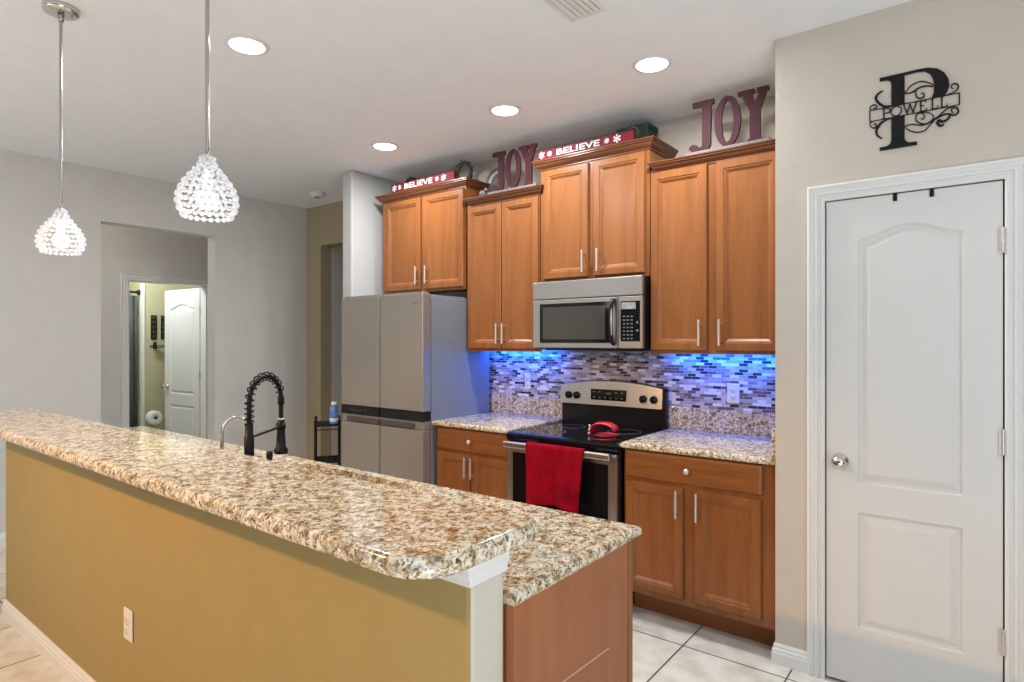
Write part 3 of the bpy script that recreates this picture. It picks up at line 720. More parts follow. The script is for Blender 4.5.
# =================================================================== range
RX0, RX1 = -2.253, -1.5095
t = thing('kitchen_range', 'stainless steel electric range with black glass cooktop', 'range', ((RX0 + RX1) / 2, 3.2, 0))
part(MB().box(RX0 + 0.002, RX1 - 0.002, 2.892, 3.468, 0.06, 0.870), 'body', M['black'], t)
L = lambda d, z: [(RX0 + d, 2.862 + d, z), (RX1 - d, 2.862 + d, z), (RX1 - d, 3.468, z), (RX0 + d, 3.468, z)]
ck = part(MB().rings([L(0.010, 0.848), L(0.0, 0.858), L(0.0, 0.886), L(0.006, 0.897), L(0.018, 0.900), L(0.020, 0.8985)], cap0=True), 'cooktop', M['black_gloss'], t)
for (cx_, cy_, r_) in ((-2.06, 3.03, 0.10), (-1.70, 3.03, 0.078), (-2.06, 3.30, 0.078), (-1.70, 3.30, 0.10)):
    mb = MB().lathe([(r_, 0.8986), (r_, 0.8992), (r_ - 0.003, 0.8992), (r_ - 0.003, 0.8986)], (cx_, cy_, 0), 'Z', 36, cap=False)
    part(mb, 'burner_ring', M['text_grey'], ck, label='thin grey burner circle')
dr = part(MB().box(RX0 + 0.008, RX1 - 0.008, 2.858, 2.890, 0.215, 0.842), 'oven_door', M['steel'], t, 0.004)
part(MB().box(-2.203, -1.567, 2.8555, 2.862, 0.33, 0.787), 'oven_window', M['black_gloss'], dr, 0.002)
hd = MB()
hd.box(-2.235, -1.530, 2.796, 2.818, 0.818, 0.856)
ho = part(hd, 'oven_handle', M['steel'], dr, 0.009, 3)
for xx in (-2.232, -1.565): part(MB().box(xx, xx + 0.032, 2.815, 2.858, 0.825, 0.848), 'handle_bracket', M['steel'], dr, 0.004)
part(MB().box(RX0 + 0.008, RX1 - 0.008, 2.862, 2.890, 0.065, 0.205), 'storage_drawer', M['steel'], t, 0.004)
for xx in (RX0 + 0.05, RX1 - 0.05):
    for yy in (2.93, 3.43): part(MB().lathe([(0.018, 0), (0.018, 0.02), (0.010, 0.06)], (xx, yy, 0), 'Z', 10), 'foot', M['black'], t)
# back guard
def arch_z(x): u = (x - (RX0 + RX1) / 2) / ((RX1 - RX0) / 2); return 1.190 - 0.038 * u * u
xs = [RX0 - 0.002 + (RX1 - RX0 + 0.004) * i / 16 for i in range(17)]
bgd = part(MB().prism_xz([(RX0 - 0.001, 0.88), (RX1 + 0.001, 0.88)] + [(x, arch_z(x)) for x in reversed(xs)], 3.469, 3.504), 'backguard', M['black'], t, 0.003)
xs = [RX0 - 0.004 + (RX1 - 0.018 - RX0 + 0.004) * i / 16 for i in range(17)]
mb = MB(); lo = []; up = []
fr = [(x, 3.448, 1.030) for x in xs]; tp = [(x, 3.462, arch_z(x) - 0.006) for x in xs]
bk = [(x, 3.470, 1.026) for x in xs]; tb = [(x, 3.470, arch_z(x) - 0.002) for x in xs]
mb.rings([bk, fr, tp, tb], cap1=False, close=False); mb.add([bk[0], fr[0], tp[0], tb[0]], [(0, 1, 2, 3)]); mb.add([bk[-1], fr[-1], tp[-1], tb[-1]], [(0, 1, 2, 3)])
fp = part(mb, 'control_panel', M['steel'], t)
dsp = part(MB().box(-2.018, -1.766, 3.446, 3.460, 1.062, 1.132), 'display', M['black_gloss'], fp, 0.003)
mb = MB(); mb.box(-1.905, -1.870, 3.4450, 3.4458, 1.104, 1.112)
part(mb, 'clock_digits', M['green_led'], dsp, label='faint green digits')
for k in range(6):
    for z in (1.078, 1.114):
        if z > 1.1 and k in (2, 3): continue
        part(MB().box(-2.000 + k * 0.040, -1.985 + k * 0.040, 3.4450, 3.4458, z - 0.003, z + 0.004), 'button_mark', M['text_grey'], fp, label='small grey button mark')
for xk in (-2.188, -2.125, -1.650, -1.580):
    zk = 1.085
    k_ = part(MB().lathe([(0.024, 0.004), (0.024, -0.004), (0.020, -0.018), (0.017, -0.022), (0, -0.022)], (xk, 3.452, zk), 'Y', 20), 'control_knob', M['black'], fp)
    part(MB().bar((xk, 3.426, zk - 0.022), (xk, 3.426, zk + 0.022), 0.009, 0.012), 'knob_grip', M['black'], k_)
    mb = MB()
    for a in range(7): an = -0.3 + a * (PI + 0.6) / 6; mb.box(xk + 0.030 * math.cos(an) - 0.001, xk + 0.030 * math.cos(an) + 0.001, 3.4495, 3.451, zk + 0.030 * math.sin(an) - 0.001, zk + 0.030 * math.sin(an) + 0.001)
    part(mb, 'dial_marks', M['slot'], k_)

# red towel over the oven handle
mb = MB(); NX, NZ = 26, 30
path = []
for j in range(8): path.append((2.822, 0.835 + 0.020 * j / 7.0))
for j in range(5): a = PI * j / 4; path.append((2.8065 + 0.0155 * math.cos(a), 0.858 + 0.007 * math.sin(a)))
for j in range(1, NZ): path.append((2.789, 0.856 - 0.325 * j / (NZ - 1)))
vs = []; fs = []
for j, (y, z) in enumerate(path):
    dn = max(0.0, 0.856 - z) / 0.32 if j > 10 else 0
    for i in range(NX + 1):
        u = i / NX
        x = -2.058 + 0.378 * u + dn * (0.018 - 0.040 * u)
        yy = y - (dn * (0.010 + 0.010 * math.sin(u * 9 + 0.6) + 0.006 * math.sin(u * 21)) if j > 10 else 0)
        zz = z - (0.006 * math.sin(u * 7 + 1) * dn) + (0.0)
        vs.append((x, yy, zz))
W_ = NX + 1
for j in range(len(path) - 1):
    for i in range(NX): fs.append((j * W_ + i, j * W_ + i + 1, (j + 1) * W_ + i + 1, (j + 1) * W_ + i))
mb.add(vs, fs, True)
o = mb.build('dish_towel', M['towel']); sd = o.modifiers.new('solid', 'SOLIDIFY'); sd.thickness = 0.005; sd.offset = 0
tag(o, 'red terry towel hanging over the oven door handle', 'towel')

# red spoon rest with a curled patterned end on the cooktop
t = thing('spoon_rest', 'glossy red ceramic rest with a white patterned curl standing on the black cooktop', 'spoon rest', (-1.70, 3.06, 0.900))
mb = MB(); vs = []; fs = []
segs = [(-1.772, 0.912), (-1.778, 0.938), (-1.768, 0.962), (-1.742, 0.978), (-1.705, 0.982), (-1.668, 0.980), (-1.636, 0.968), (-1.620, 0.940)]
for (x, z) in segs:
    for yy, dz in ((3.00, -0.006), (3.02, 0), (3.05, 0.001), (3.075, -0.006)): vs.append((x, yy + 0.02, z + dz))
for j in range(len(segs) - 1):
    for i in range(3): fs.append((j * 4 + i, j * 4 + i + 1, (j + 1) * 4 + i + 1, (j + 1) * 4 + i))
mb.add(vs, fs, True); o = part(mb, 'arched_cover', M['red'], t); sd = o.modifiers.new('solid', 'SOLIDIFY'); sd.thickness = 0.006
part(MB().lathe([(0.0, 0.9005), (0.055, 0.9005), (0.070, 0.908), (0.066, 0.911), (0.05, 0.906), (0, 0.905)], (-1.695, 3.075, 0), 'Z', 28), 'dish', M['red'], t)
mb = MB()
for k in range(5): mb.ball((-1.783 + 0.001 * k, 3.026 + 0.010 * (k % 2), 0.915 + 0.011 * k), 0.0062)
part(mb, 'white_pattern', M['paper'], t, label='small white dots on the curled end')

# =================================================================== microwave
MX0, MX1, MY = -2.250, -1.4985, 3.127
t = thing('microwave', 'stainless steel over-the-range microwave with black keypad', 'microwave', ((MX0 + MX1) / 2, 3.3, 1.392))
part(MB().box(MX0 + 0.002, MX1 - 0.002, MY + 0.022, YB - 0.012, 1.394, 1.808), 'body', M['black'], t, 0.002)
part(MB().box(MX0, MX1, MY - 0.002, MY + 0.025, 1.700, 1.809), 'vent_grille', M['steel'], t, 0.004)
dr = part(MB().box(MX0, -1.6535, MY, MY + 0.024, 1.400, 1.697), 'door', M['steel'], t, 0.004)
wf = part(MB().box(-2.196, -1.700, MY - 0.004, MY + 0.004, 1.430, 1.672), 'window_frame', M['black_gloss'], dr, 0.003)
part(MB().box(-2.170, -1.732, MY - 0.0055, MY - 0.0035, 1.452, 1.650), 'window_glass', M['micro_glass'], wf)
hp = [(-1.678, MY - 0.004, 1.425), (-1.678, MY - 0.026, 1.440), (-1.678, MY - 0.036, 1.480), (-1.678, MY - 0.040, 1.552), (-1.678, MY - 0.036, 1.622), (-1.678, MY - 0.026, 1.664), (-1.678, MY - 0.004, 1.680)]
part(MB().tube(hp, [0.012, 0.014, 0.013, 0.012, 0.013, 0.014, 0.012], 12), 'door_handle', M['black'], dr)
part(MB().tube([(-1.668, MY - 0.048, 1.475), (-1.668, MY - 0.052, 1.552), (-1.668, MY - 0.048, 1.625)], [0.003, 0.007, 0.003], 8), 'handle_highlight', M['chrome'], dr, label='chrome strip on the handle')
part(MB().box(-1.6505, MX1, MY, MY + 0.024, 1.400, 1.697), 'control_panel', M['steel'], t, 0.004)
kp = part(MB().box(-1.634, -1.514, MY - 0.003, MY + 0.003, 1.440, 1.668), 'keypad', M['black_gloss'], t, 0.002)
part(MB().box(-1.628, -1.538, MY - 0.005, MY - 0.002, 1.622, 1.660), 'display', M['lcd'], kp, 0.002)
mb = MB()
for r_ in range(7):
    for c_ in range(3):
        mb.box(-1.618 + c_ * 0.024, -1.604 + c_ * 0.024, MY - 0.0042, MY - 0.0030, 1.452 + r_ * 0.021, 1.459 + r_ * 0.021)
for z in (1.50, 1.545): mb.lathe([(0.007, 0), (0.007, -0.0012), (0, -0.0012)], (-1.530, MY - 0.003, z), 'Y', 12)
part(mb, 'key_marks', M['text_grey'], kp, label='rows of small grey keys')
part(MB().box(MX0 + 0.06, MX1 - 0.02, MY + 0.05, YB - 0.05, 1.384, 1.3945), 'vent_base', M['black'], t)

# =================================================================== the island with raised bar
IX0, IX1 = -4.06, -0.80
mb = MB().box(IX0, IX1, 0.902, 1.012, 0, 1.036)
o = struct(mb, 'wall_island', M['wall_warm_lit'], 'half wall carrying the raised breakfast bar, beige with warm lamplight painted on the dining side', 0.012)
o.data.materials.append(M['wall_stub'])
for p in o.data.polygons: p.material_index = 0 if p.normal.y < -0.5 else 1  # only the dining face gets the painted warm light
baseboard('baseboard_island', [(IX1, 0.902), (IX0, 0.902)][::-1], 'white baseboard along the island half wall')
# white cap moulding under the bar
prof = [(0.002, 0.958), (0.010, 0.958), (0.010, 0.972), (0.018, 0.980), (0.018, 0.992), (0.026, 1.006), (0.034, 1.018), (0.034, 1.036), (0.002, 1.036)]
loops = []
for d, z in prof: loops.append([(IX1 - 0.16 , 0.902 - d, z), (IX1 + d * 0.55, 0.902 - d, z), (IX1 + d * 0.55, 1.012 + 0.0, z), (IX1 - 0.02, 1.012 + 0.0, z)])
struct(MB().rings(loops, cap1=False, close=False).add([l[0] for l in loops], [tuple(range(len(loops)))]), 'trim_4', M['trim'], 'white cap moulding at the end of the half wall')
# raised bar slab with rounded near corner
def rounded_slab(x0, x1, y0, y1, z0, z1, rc, er):
    def loop(d, z):
        pts = []
        cs = [((x0, y0), rc[0], PI), ((x1, y0), rc[1], 1.5 * PI), ((x1, y1), rc[2], 0), ((x0, y1), rc[3], 0.5 * PI)]
        sg = [(1, 1), (-1, 1), (-1, -1), (1, -1)]
        for (c, r, a0), (sx, sy) in zip(cs, sg):
            ccx, ccy = c[0] + sx * r, c[1] + sy * r
            for k in range(9):
                a = a0 + k * PI / 16; pts.append((ccx + (r - d) * math.cos(a), ccy + (r - d) * math.sin(a), z))
        return pts
    h = z1 - z0; L = []
    for k in range(9):
        a = -PI / 2 + PI * k / 8; L.append(loop(er * (1 - math.cos(a)), (z0 + z1) / 2 + h / 2 * math.sin(a)))
    return MB().rings(L, cap0=True, cap1=True, smooth=True)
mb = rounded_slab(-4.08, -0.705, 0.683, 1.028, 1.041, 1.080, (0.04, 0.10, 0.045, 0.04), 0.012)
o = mb.build('bar_top', M['granite'])
for p in o.data.polygons:
    if len(p.vertices) > 4: p.use_smooth = False
tag(o, 'raised granite breakfast bar slab in cream, gold and brown', 'countertop')
# lower counter with sink cut-out
t = thing('island_countertop', 'lower granite counter behind the raised bar with a sink cut-out', 'countertop', (-2.4, 1.3, 0.884))
cx0, cx1, cy0, cy1, z0, z1 = -4.14, -0.7725, 1.013, 1.605, 0.885, 0.914
sx0, sx1, sy0, sy1 = -2.315, -1.625, 1.18, 1.545
def cut_slab():
    mb = MB(); r = 0.012
    NC = 6; rr = 0.05
    def hole(z, d=0):
        pts = []
        for (c, a0, s1, s2) in (((sx0, sy0), PI, 1, 1), ((sx1, sy0), 1.5 * PI, -1, 1), ((sx1, sy1), 0, -1, -1), ((sx0, sy1), 0.5 * PI, 1, -1)):
            for k in range(NC + 1):
                a = a0 + k * PI / 2 / NC; pts.append((c[0] + s1 * rr + rr * math.cos(a), c[1] + s2 * rr + rr * math.sin(a), z))
        return pts
    def outer(z, d):
        pts = []
        A = [(cx0 + d, cy0), (cx1 - d, cy0), (cx1 - d, cy1 - d), (cx0 + d, cy1 - d)]
        for i in range(4):
            for k in range(NC + 1): pts.append((A[i][0], A[i][1], z))
        return pts
    mb.rings([hole(z0), outer(z0, 0.004)], cap1=False)
    mb.rings([hole(z1), outer(z1, r)], cap1=False)
    mb.rings([hole(z0), hole(z1)], cap1=False)
    mb.rings([outer(z0, 0.004), outer(z0 + 0.006, 0), outer(z1 - r, 0), outer(z1 - 0.3 * r, 0.3 * r), outer(z1, r)], cap1=False)
    return mb
o = part(cut_slab(), 'slab', M['granite'], t)
bm = bmesh.new(); bm.from_mesh(o.data); bmesh.ops.remove_doubles(bm, verts=bm.verts, dist=1e-5); bmesh.ops.dissolve_degenerate(bm, edges=bm.edges, dist=1e-5); bmesh.ops.recalc_face_normals(bm, faces=bm.faces); bm.to_mesh(o.data); bm.free()
o = MB()
hl = lambda d, z: [(sx0 - 0.01 + d, sy0 - 0.01 + d, z), (sx1 + 0.01 - d, sy0 - 0.01 + d, z), (sx1 + 0.01 - d, sy1 + 0.01 - d, z), (sx0 - 0.01 + d, sy1 + 0.01 - d, z)]
o.rings([hl(-0.015, 0.882), hl(0, 0.884), hl(0.008, 0.72), hl(0.03, 0.70)], cap1=True)
sk = o.build('sink_basin', M['steel']); tag(sk, 'stainless undermount sink basin below the island cut-out', 'sink')
# island cabinet
t = thing('island_cabinet', 'island base cabinet with a red-brown veneer end panel', 'cabinet', (-2.4, 1.3, 0))
part(MB().box(-4.04, -2.36, 1.016, 1.556, 0.11, 0.883).box(-1.58, -0.80, 1.016, 1.556, 0.11, 0.883).box(-2.36, -1.58, 1.016, 1.556, 0.11, 0.64), 'body', M['maple'], t)
part(MB().box(-4.0, -0.81, 1.016, 1.45, 0, 0.109), 'toe_kick', M['maple_h'], t)
pe = MB().box(-0.799, -0.779, 1.0135, 1.532, 0.0, 0.884)
pe_o = pe.build('end_panel', M['panel'], None, origin=(0, 0, 0)); pe_o.parent = t; pe_o.location = (2.4, -1.3, 0); pe_o['label'] = 'red-brown veneer end panel with a pale scratch'
part(MB().box(-0.803, -0.776, 1.5325, 1.558, 0.0, 0.884), 'corner_stile', M['maple'], t, 0.002, label='narrow stile on the far edge of the end panel')
for k in range(7):
    a = -4.02 + k * 0.455
    dm = panel_door_mesh(-a - 0.44, -a, 0.13, 0.865, 0); dm.v = [(-x, 1.578 - y, z) for x, y, z in dm.v]
    part(dm, 'door', M['maple'], t)

# =================================================================== faucets
t = thing('pull_down_faucet', 'matte black spring pull-down faucet at the island sink', 'faucet', (-2.0, 1.12, 0.9145))
bx, by = -2.025, 1.12
hx_, hy_ = -2.107, 1.292
part(MB().lathe([(0.030, 0.9145), (0.030, 0.922), (0.018, 0.930), (0.0165, 1.06), (0.0165, 1.110), (0.0135, 1.113), (0.0135, 1.150), (0.011, 1.157)], (bx, by, 0), 'Z', 24), 'body', M['black_metal'], t)
def arc_pt(u):   # 0..1 from the body over the arch down to the head
    d = Vector((hx_ - bx, hy_ - by, 0)); L_ = d.length; d.normalize(); R_ = L_ / 2
    if u < 0.25: return Vector((bx, by, 1.150 + (1.222 - 1.150) * u / 0.25))
    a = PI * (u - 0.25) / 0.75
    return Vector((bx, by, 1.222)) + d * (R_ * (1 - math.cos(a))) + Vector((0, 0, R_ * 0.98 * math.sin(a) * 0.98))
hose = [arc_pt(i / 40) for i in range(41)] + [Vector((hx_, hy_, 1.20)), Vector((hx_, hy_, 1.14))]
part(MB().tube(hose, 0.0085, 10), 'hose', M['black_metal'], t)
sp_pts = []; turns = 15
for i in range(turns * 12 + 1):
    u = i / (turns * 12) * 0.93; c = arc_pt(u); d = (arc_pt(min(1, u + 0.01)) - arc_pt(max(0, u - 0.01))).normalized()
    side = Vector((-(hy_ - by), hx_ - bx, 0)).normalized(); n2 = d.cross(side).normalized(); a = i / 12 * 2 * PI
    sp_pts.append(c + (side * math.cos(a) + n2 * math.sin(a)) * 0.0145)
part(MB().tube(sp_pts, 0.0028, 6), 'spring', M['black_metal'], t)
part(MB().lathe([(0.010, 1.20), (0.0125, 1.205), (0.0125, 1.228), (0.010, 1.235)], (hx_, hy_, 0.0), 'Z', 16), 'hose_collar', M['black_metal'], t)
part(MB().lathe([(0.014, 1.014), (0.025, 1.016), (0.026, 1.030), (0.018, 1.042), (0.0155, 1.09), (0.013, 1.140), (0.011, 1.142)], (hx_, hy_, 0), 'Z', 24), 'spray_head', M['black_metal'], t)
part(MB().lathe([(0.013, 1.1425), (0.013, 1.148), (0.009, 1.1515)], (hx_, hy_, 0), 'Z', 20), 'chrome_ring', M['chrome'], t, label='thin chrome ring')
part(MB().tube([(bx, by, 1.105), (hx_, hy_, 1.118)], 0.0055, 10).lathe([(0.0175, 1.108), (0.0175, 1.130)], (hx_, hy_, 0), 'Z', 20), 'docking_arm', M['black_metal'], t)
part(MB().tube([(bx + 0.015, by, 1.01), (bx + 0.055, by, 1.015), (bx + 0.065, by, 1.045)], 0.006, 8), 'lever', M['black_metal'], t)
t = thing('water_filter_tap', 'slim silver gooseneck water tap left of the black faucet', 'faucet', (-2.215, 1.12, 0.9145))
gp = [Vector((-2.215, 1.12, 0.93)), Vector((-2.215, 1.12, 1.09))]
for k in range(13): a = PI * k / 13; gp.append(Vector((-2.215 + 0.020 * (1 - math.cos(a)) / 2, 1.12 + 0.048 * (1 - math.cos(a)), 1.105 + 0.052 * math.sin(a))))
part(MB().tube(gp, 0.0062, 12), 'spout', M['chrome'], t)
part(MB().lathe([(0.022, 0.9145), (0.022, 0.920), (0.012, 0.926), (0.010, 0.96), (0.007, 0.965)], (-2.215, 1.12, 0), 'Z', 20), 'base', M['chrome'], t)
part(MB().tube([(-2.215, 1.12, 0.95), (-2.18, 1.12, 0.955)], 0.004, 8), 'lever', M['chrome'], t)
t = thing('soap_dispenser', 'black soap dispenser tip right of the spring faucet', 'soap dispenser', (-1.895, 1.12, 0.9145))
part(MB().lathe([(0.020, 0.9145), (0.020, 0.921), (0.010, 0.928), (0.009, 1.04), (0.009, 1.068), (0.0, 1.070)], (-1.895, 1.12, 0), 'Z', 18), 'pump', M['black_metal'], t)
part(MB().lathe([(0.0105, 1.050), (0.0105, 1.0715), (0.0, 1.0725)], (-1.895, 1.12, 0), 'Z', 18), 'cap', M['black_metal'], t)

# =================================================================== pendants
def pendant(xc, yc, label):
    t = thing('pendant_light', label, 'pendant light', (xc, yc, 1.785), 'crystal pendants over the breakfast bar')
    part(MB().lathe([(0.0, 2.768), (0.012, 2.767), (0.030, 2.766), (0.060, 2.770), (0.063, 2.776), (0.063, 2.790)], (xc, yc, 0), 'Z', 32), 'canopy', M['chrome'], t)
    part(MB().tube([(xc, yc, 1.985), (xc, yc, 2.77)], 0.0056, 12).lathe([(0.010, 2.735), (0.012, 2.765)], (xc, yc, 0), 'Z', 12), 'rod', M['rod'], t)
    # the loop at the top of the shade
    lp = [(xc + 0.013 * math.cos(a * PI / 8), yc + 0.013 * math.sin(a * PI / 8) * 0.3, 1.985 + 0.013 * math.sin(a * PI / 8)) for a in range(17)]
    part(MB().tube(lp, 0.0025, 8).lathe([(0.012, 1.968), (0.014, 1.972), (0.010, 1.980)], (xc, yc, 0), 'Z', 20), 'cap', M['chrome'], t)
    prof = [(0.016, 1.966), (0.022, 1.949), (0.034, 1.931), (0.047, 1.914), (0.060, 1.896), (0.070, 1.878), (0.0765, 1.859), (0.0775, 1.839), (0.0735, 1.820), (0.064, 1.802)]
    fr = MB(); bd = MB()
    for i, (r, z) in enumerate(prof):
        cir = [(xc + r * math.cos(a * PI / 16), yc + r * math.sin(a * PI / 16), z) for a in range(33)]
        fr.tube(cir, 0.0016, 5)
        n = max(6, int(2 * PI * r / 0.0188))
        for k in range(n):
            a = 2 * PI * (k + 0.5 * (i % 2)) / n
            bd.ball((xc + (r + 0.0005) * math.cos(a), yc + (r + 0.001) * math.sin(a), z), 0.0072, 8, 6)
    part(fr, 'wire_frame', M['nickel'], t)
    b = part(bd, 'crystal_beads', M['crystal'], t); b['kind'] = 'stuff'
    part(MB().ball((xc, yc, 1.848), 0.030, 20, 14, (1, 1, 0.95)).lathe([(0.013, 1.87), (0.013, 1.93)], (xc, yc, 0), 'Z', 16), 'bulb', M['bulb'], t, label='glowing bulb')
    lamp('pendant_bulb_light', 'POINT', (xc, yc, 1.80), 0.35, (1.0, 0.97, 0.93), 0.03)
    return t
p1 = pendant(-1.765, 0.850, 'nearer crystal bead pendant over the bar, its canopy above the picture')
p2 = copy_tree(p1); p2.location = (-2.954, 0.834, 1.785); p2['label'] = 'farther crystal bead pendant with its chrome ceiling canopy in view'
lamp('pendant_bulb_light', 'POINT', (-2.954, 0.834, 1.80), 0.35, (1.0, 0.97, 0.93), 0.03)

# =================================================================== ceiling fixtures
first = None
for (x, y, lab) in ((-2.653, 1.457, 'recessed downlight nearest the pendants'), (-1.274, 2.763, 'recessed downlight nearest the pantry wall'), (-2.207, 2.788, 'recessed downlight in the middle of the ceiling row'), (-3.271, 2.795, 'recessed downlight nearest the white nib wall')):
    if first is None:
        t = thing('recessed_downlight', lab, 'ceiling light', (x, y, H - 0.012), 'recessed downlights'); first = t
        part(MB().lathe([(0.074, H - 0.004), (0.080, H - 0.008), (0.093, H - 0.005), (0.096, H - 0.001)], (x, y, 0), 'Z', 36), 'trim_ring', M['trim'], t)
        part(MB().lathe([(0.0, H - 0.0068), (0.076, H - 0.0065), (0.076, H - 0.002)], (x, y, 0), 'Z', 32), 'lens', M['downlight'], t, label='lit white lens')
    else:
        t = copy_tree(first); t.location = (x, y, H - 0.012); t['label'] = lab
    lamp('downlight_beam', 'AREA', (x, y, H - 0.02), 18.0, (0.97, 0.98, 0.97), 0.12)
# smoke detector
t = thing('smoke_detector', 'white round smoke detector on the ceiling by the passage', 'smoke detector', (-4.79, 3.30, H - 0.04))
part(MB().lathe([(0.055, H - 0.040), (0.062, H - 0.034), (0.068, H - 0.012), (0.072, H - 0.001)], (-4.79, 3.30, 0), 'Z', 28), 'housing', M['white_plastic'], t)
part(MB().lathe([(0.0, H - 0.046), (0.022, H - 0.045), (0.024, H - 0.0395)], (-4.79, 3.30, 0), 'Z', 16), 'sensor', M['text_grey'], t)
# ceiling air register
vx0, vx1, vy0, vy1 = -1.375, -1.195, 1.87, 2.19
t = thing('ceiling_vent', 'white louvered air register on the ceiling', 'vent', ((vx0 + vx1) / 2, (vy0 + vy1) / 2, H - 0.012))
L = lambda d, z: [(vx0 + d, vy0 + d, z), (vx1 - d, vy0 + d, z), (vx1 - d, vy1 - d, z), (vx0 + d, vy1 - d, z)]
part(MB().rings([L(0, H - 0.001), L(0.004, H - 0.008), L(0.024, H - 0.012), L(0.028, H - 0.001)], cap1=False), 'frame', M['trim'], t)
part(MB().box(vx0 + 0.028, vx1 - 0.028, vy0 + 0.028, vy1 - 0.028, H - 0.002, H - 0.001), 'backing', M['fridge_dark'], t)
for k in range(5):
    xx = vx0 + 0.040 + k * 0.025
    part(MB().bar((xx, vy0 + 0.026, H - 0.010), (xx, vy1 - 0.026, H - 0.010), 0.021, 0.003), 'louver', M['trim'], t)

# =================================================================== decoration above the cabinets
def poly_letter(mb, pts, y0, y1): mb.prism_xz(pts, y0, y1)
def joy(x0, x1, z0, z1, y, label, font_w=1.0):
    t = thing('joy_sign', label, 'sign', ((x0 + x1) / 2, y, z0 - 0.022), 'wooden JOY signs')
    W = x1 - x0; Hh = z1 - z0; th = 0.018
    X = lambda u: x0 + W * u
    Z = lambda v: z0 + Hh * v
    def flat(o):
        # front faces plaid, edges dark brown
        for p in o.data.polygons: p.material_index = 0 if abs(p.normal.y) > 0.9 else 1
    ms = [M['joy'], M['joy_side']]
    # J with a curled foot
    out = [(0.045, 1.0), (0.33, 1.0), (0.33, 0.92), (0.29, 0.885), (0.285, 0.10), (0.265, 0.03), (0.215, -0.01), (0.12, -0.01), (0.04, 0.005), (0.0, 0.06), (0.005, 0.12), (0.045, 0.155), (0.10, 0.135), (0.125, 0.09), (0.155, 0.075), (0.175, 0.11), (0.175, 0.86), (0.15, 0.89), (0.045, 0.90)]
    o = part(MB().prism_xz([(X(u), Z(v)) for u, v in out], y, y + th), 'letter_j', ms, t); flat(o)
    mb = MB(); n = 40; lo = []
    ring = lambda cx_, cz_, rx, rz, yy: [(X(cx_) + W * rx * math.cos(2 * PI * k / n), yy, Z(cz_) + Hh * rz * math.sin(2 * PI * k / n)) for k in range(n)]
    A, B = ring(0.50, 0.49, 0.165, 0.50, y), ring(0.50, 0.49, 0.165, 0.50, y + th); C_, D = ring(0.50, 0.49, 0.075, 0.41, y), ring(0.50, 0.49, 0.075, 0.41, y + th)
    mb.rings([A, B, D, C_, A], cap1=False)
    o = part(mb, 'letter_o', ms, t); flat(o)
    Yp_ = [(0.63, 1.0), (0.83, 1.0), (0.83, 0.92), (0.80, 0.905), (0.835, 0.70), (0.885, 0.90), (0.855, 0.92), (0.855, 1.0), (1.0, 1.0), (1.0, 0.92), (0.975, 0.905), (0.90, 0.58), (0.90, 0.07), (0.93, 0.0), (0.74, 0.0), (0.775, 0.07), (0.775, 0.58), (0.675, 0.905), (0.63, 0.92)]
    o = part(MB().prism_xz([(X(u), Z(v)) for u, v in Yp_], y, y + th), 'letter_y', ms, t); flat(o)
    part(MB().box(x0 - 0.02, x1 + 0.01, y - 0.012, y + 0.05, z0 - 0.020, z0 - 0.001), 'base_board', M['joy_base'], t, 0.003)
    return t
joy(-1.263, -0.850, 2.462, 2.728, 3.205, 'larger wooden JOY sign on the cabinet beside the pantry wall')
joy(-2.665, -2.282, 2.459, 2.722, 3.205, 'smaller wooden JOY sign on the cabinet left of the microwave cabinet')

def font_mesh(text, size, y, x, z, ext=0.002, bold=0.0, width=None):
    cu = bpy.data.curves.new('t', 'FONT'); cu.body = text; cu.size = size; cu.extrude = ext; cu.offset = bold; cu.resolution_u = 3
    ob = bpy.data.objects.new('t', cu); COL.objects.link(ob)
    me = bpy.data.meshes.new_from_object(ob.evaluated_get(bpy.context.evaluated_depsgraph_get()))
    bpy.data.objects.remove(ob)
    vs = [(v.co.x, v.co.y, v.co.z) for v in me.vertices]; fs = [tuple(p.vertices) for p in me.polygons]
    bpy.data.meshes.remove(me)
    mx = max(v[0] for v in vs); mn = min(v[0] for v in vs)
    k = (width / (mx - mn)) if width else 1.0
    return [(x + (a - mn) * k, y - c, z + b) for a, b, c in vs], fs
def believe(x0, x1, z0, h, y, label):
    t = thing('believe_sign', label, 'sign', ((x0 + x1) / 2, y, z0), 'red BELIEVE blocks')
    part(MB().box(x0, x1, y, y + 0.035, z0, z0 + h), 'board', M['plaid_red'], t, 0.002)
    W = x1 - x0
    vs, fs = font_mesh('BELIEVE', h * 0.86, y - 0.003, x0 + W * 0.23, z0 + h * 0.20, 0.002, 0.0008, W * 0.45)
    part(MB().add(vs, fs), 'lettering', M['text_white'], t, label='white capital letters BELIEVE')
    mb = MB()
    for (u, r) in ((0.06, 0.40), (0.15, 0.30), (0.75, 0.28), (0.85, 0.42)):
        cx_, cz_ = x0 + W * u, z0 + h * 0.5
        for k in range(3):
            a = PI * k / 3 + PI / 2; dx, dz = r * h * math.cos(a), r * h * math.sin(a)
            mb.bar((cx_ - dx, y - 0.0025, cz_ - dz), (cx_ + dx, y - 0.0025, cz_ + dz), 0.003, 0.0065)
            for sgn in (-1, 1):
                for b_ in (-0.7, 0.7):
                    px_, pz_ = cx_ + sgn * dx * 0.55, cz_ + sgn * dz * 0.55
                    mb.bar((px_, y - 0.003, pz_), (px_ + sgn * 0.35 * r * h * math.cos(a + b_), y - 0.003, pz_ + sgn * 0.35 * r * h * math.sin(a + b_)), 0.003, 0.005)
    part(mb, 'snowflakes', M['text_white'], t, label='white snowflakes')
believe(-3.655, -2.985, 2.5925, 0.066, 3.185, 'red plaid BELIEVE block on the cabinet above the refrigerator')
believe(-2.262, -1.585, 2.5925, 0.060, 3.185, 'red plaid BELIEVE block on the cabinet above the microwave')
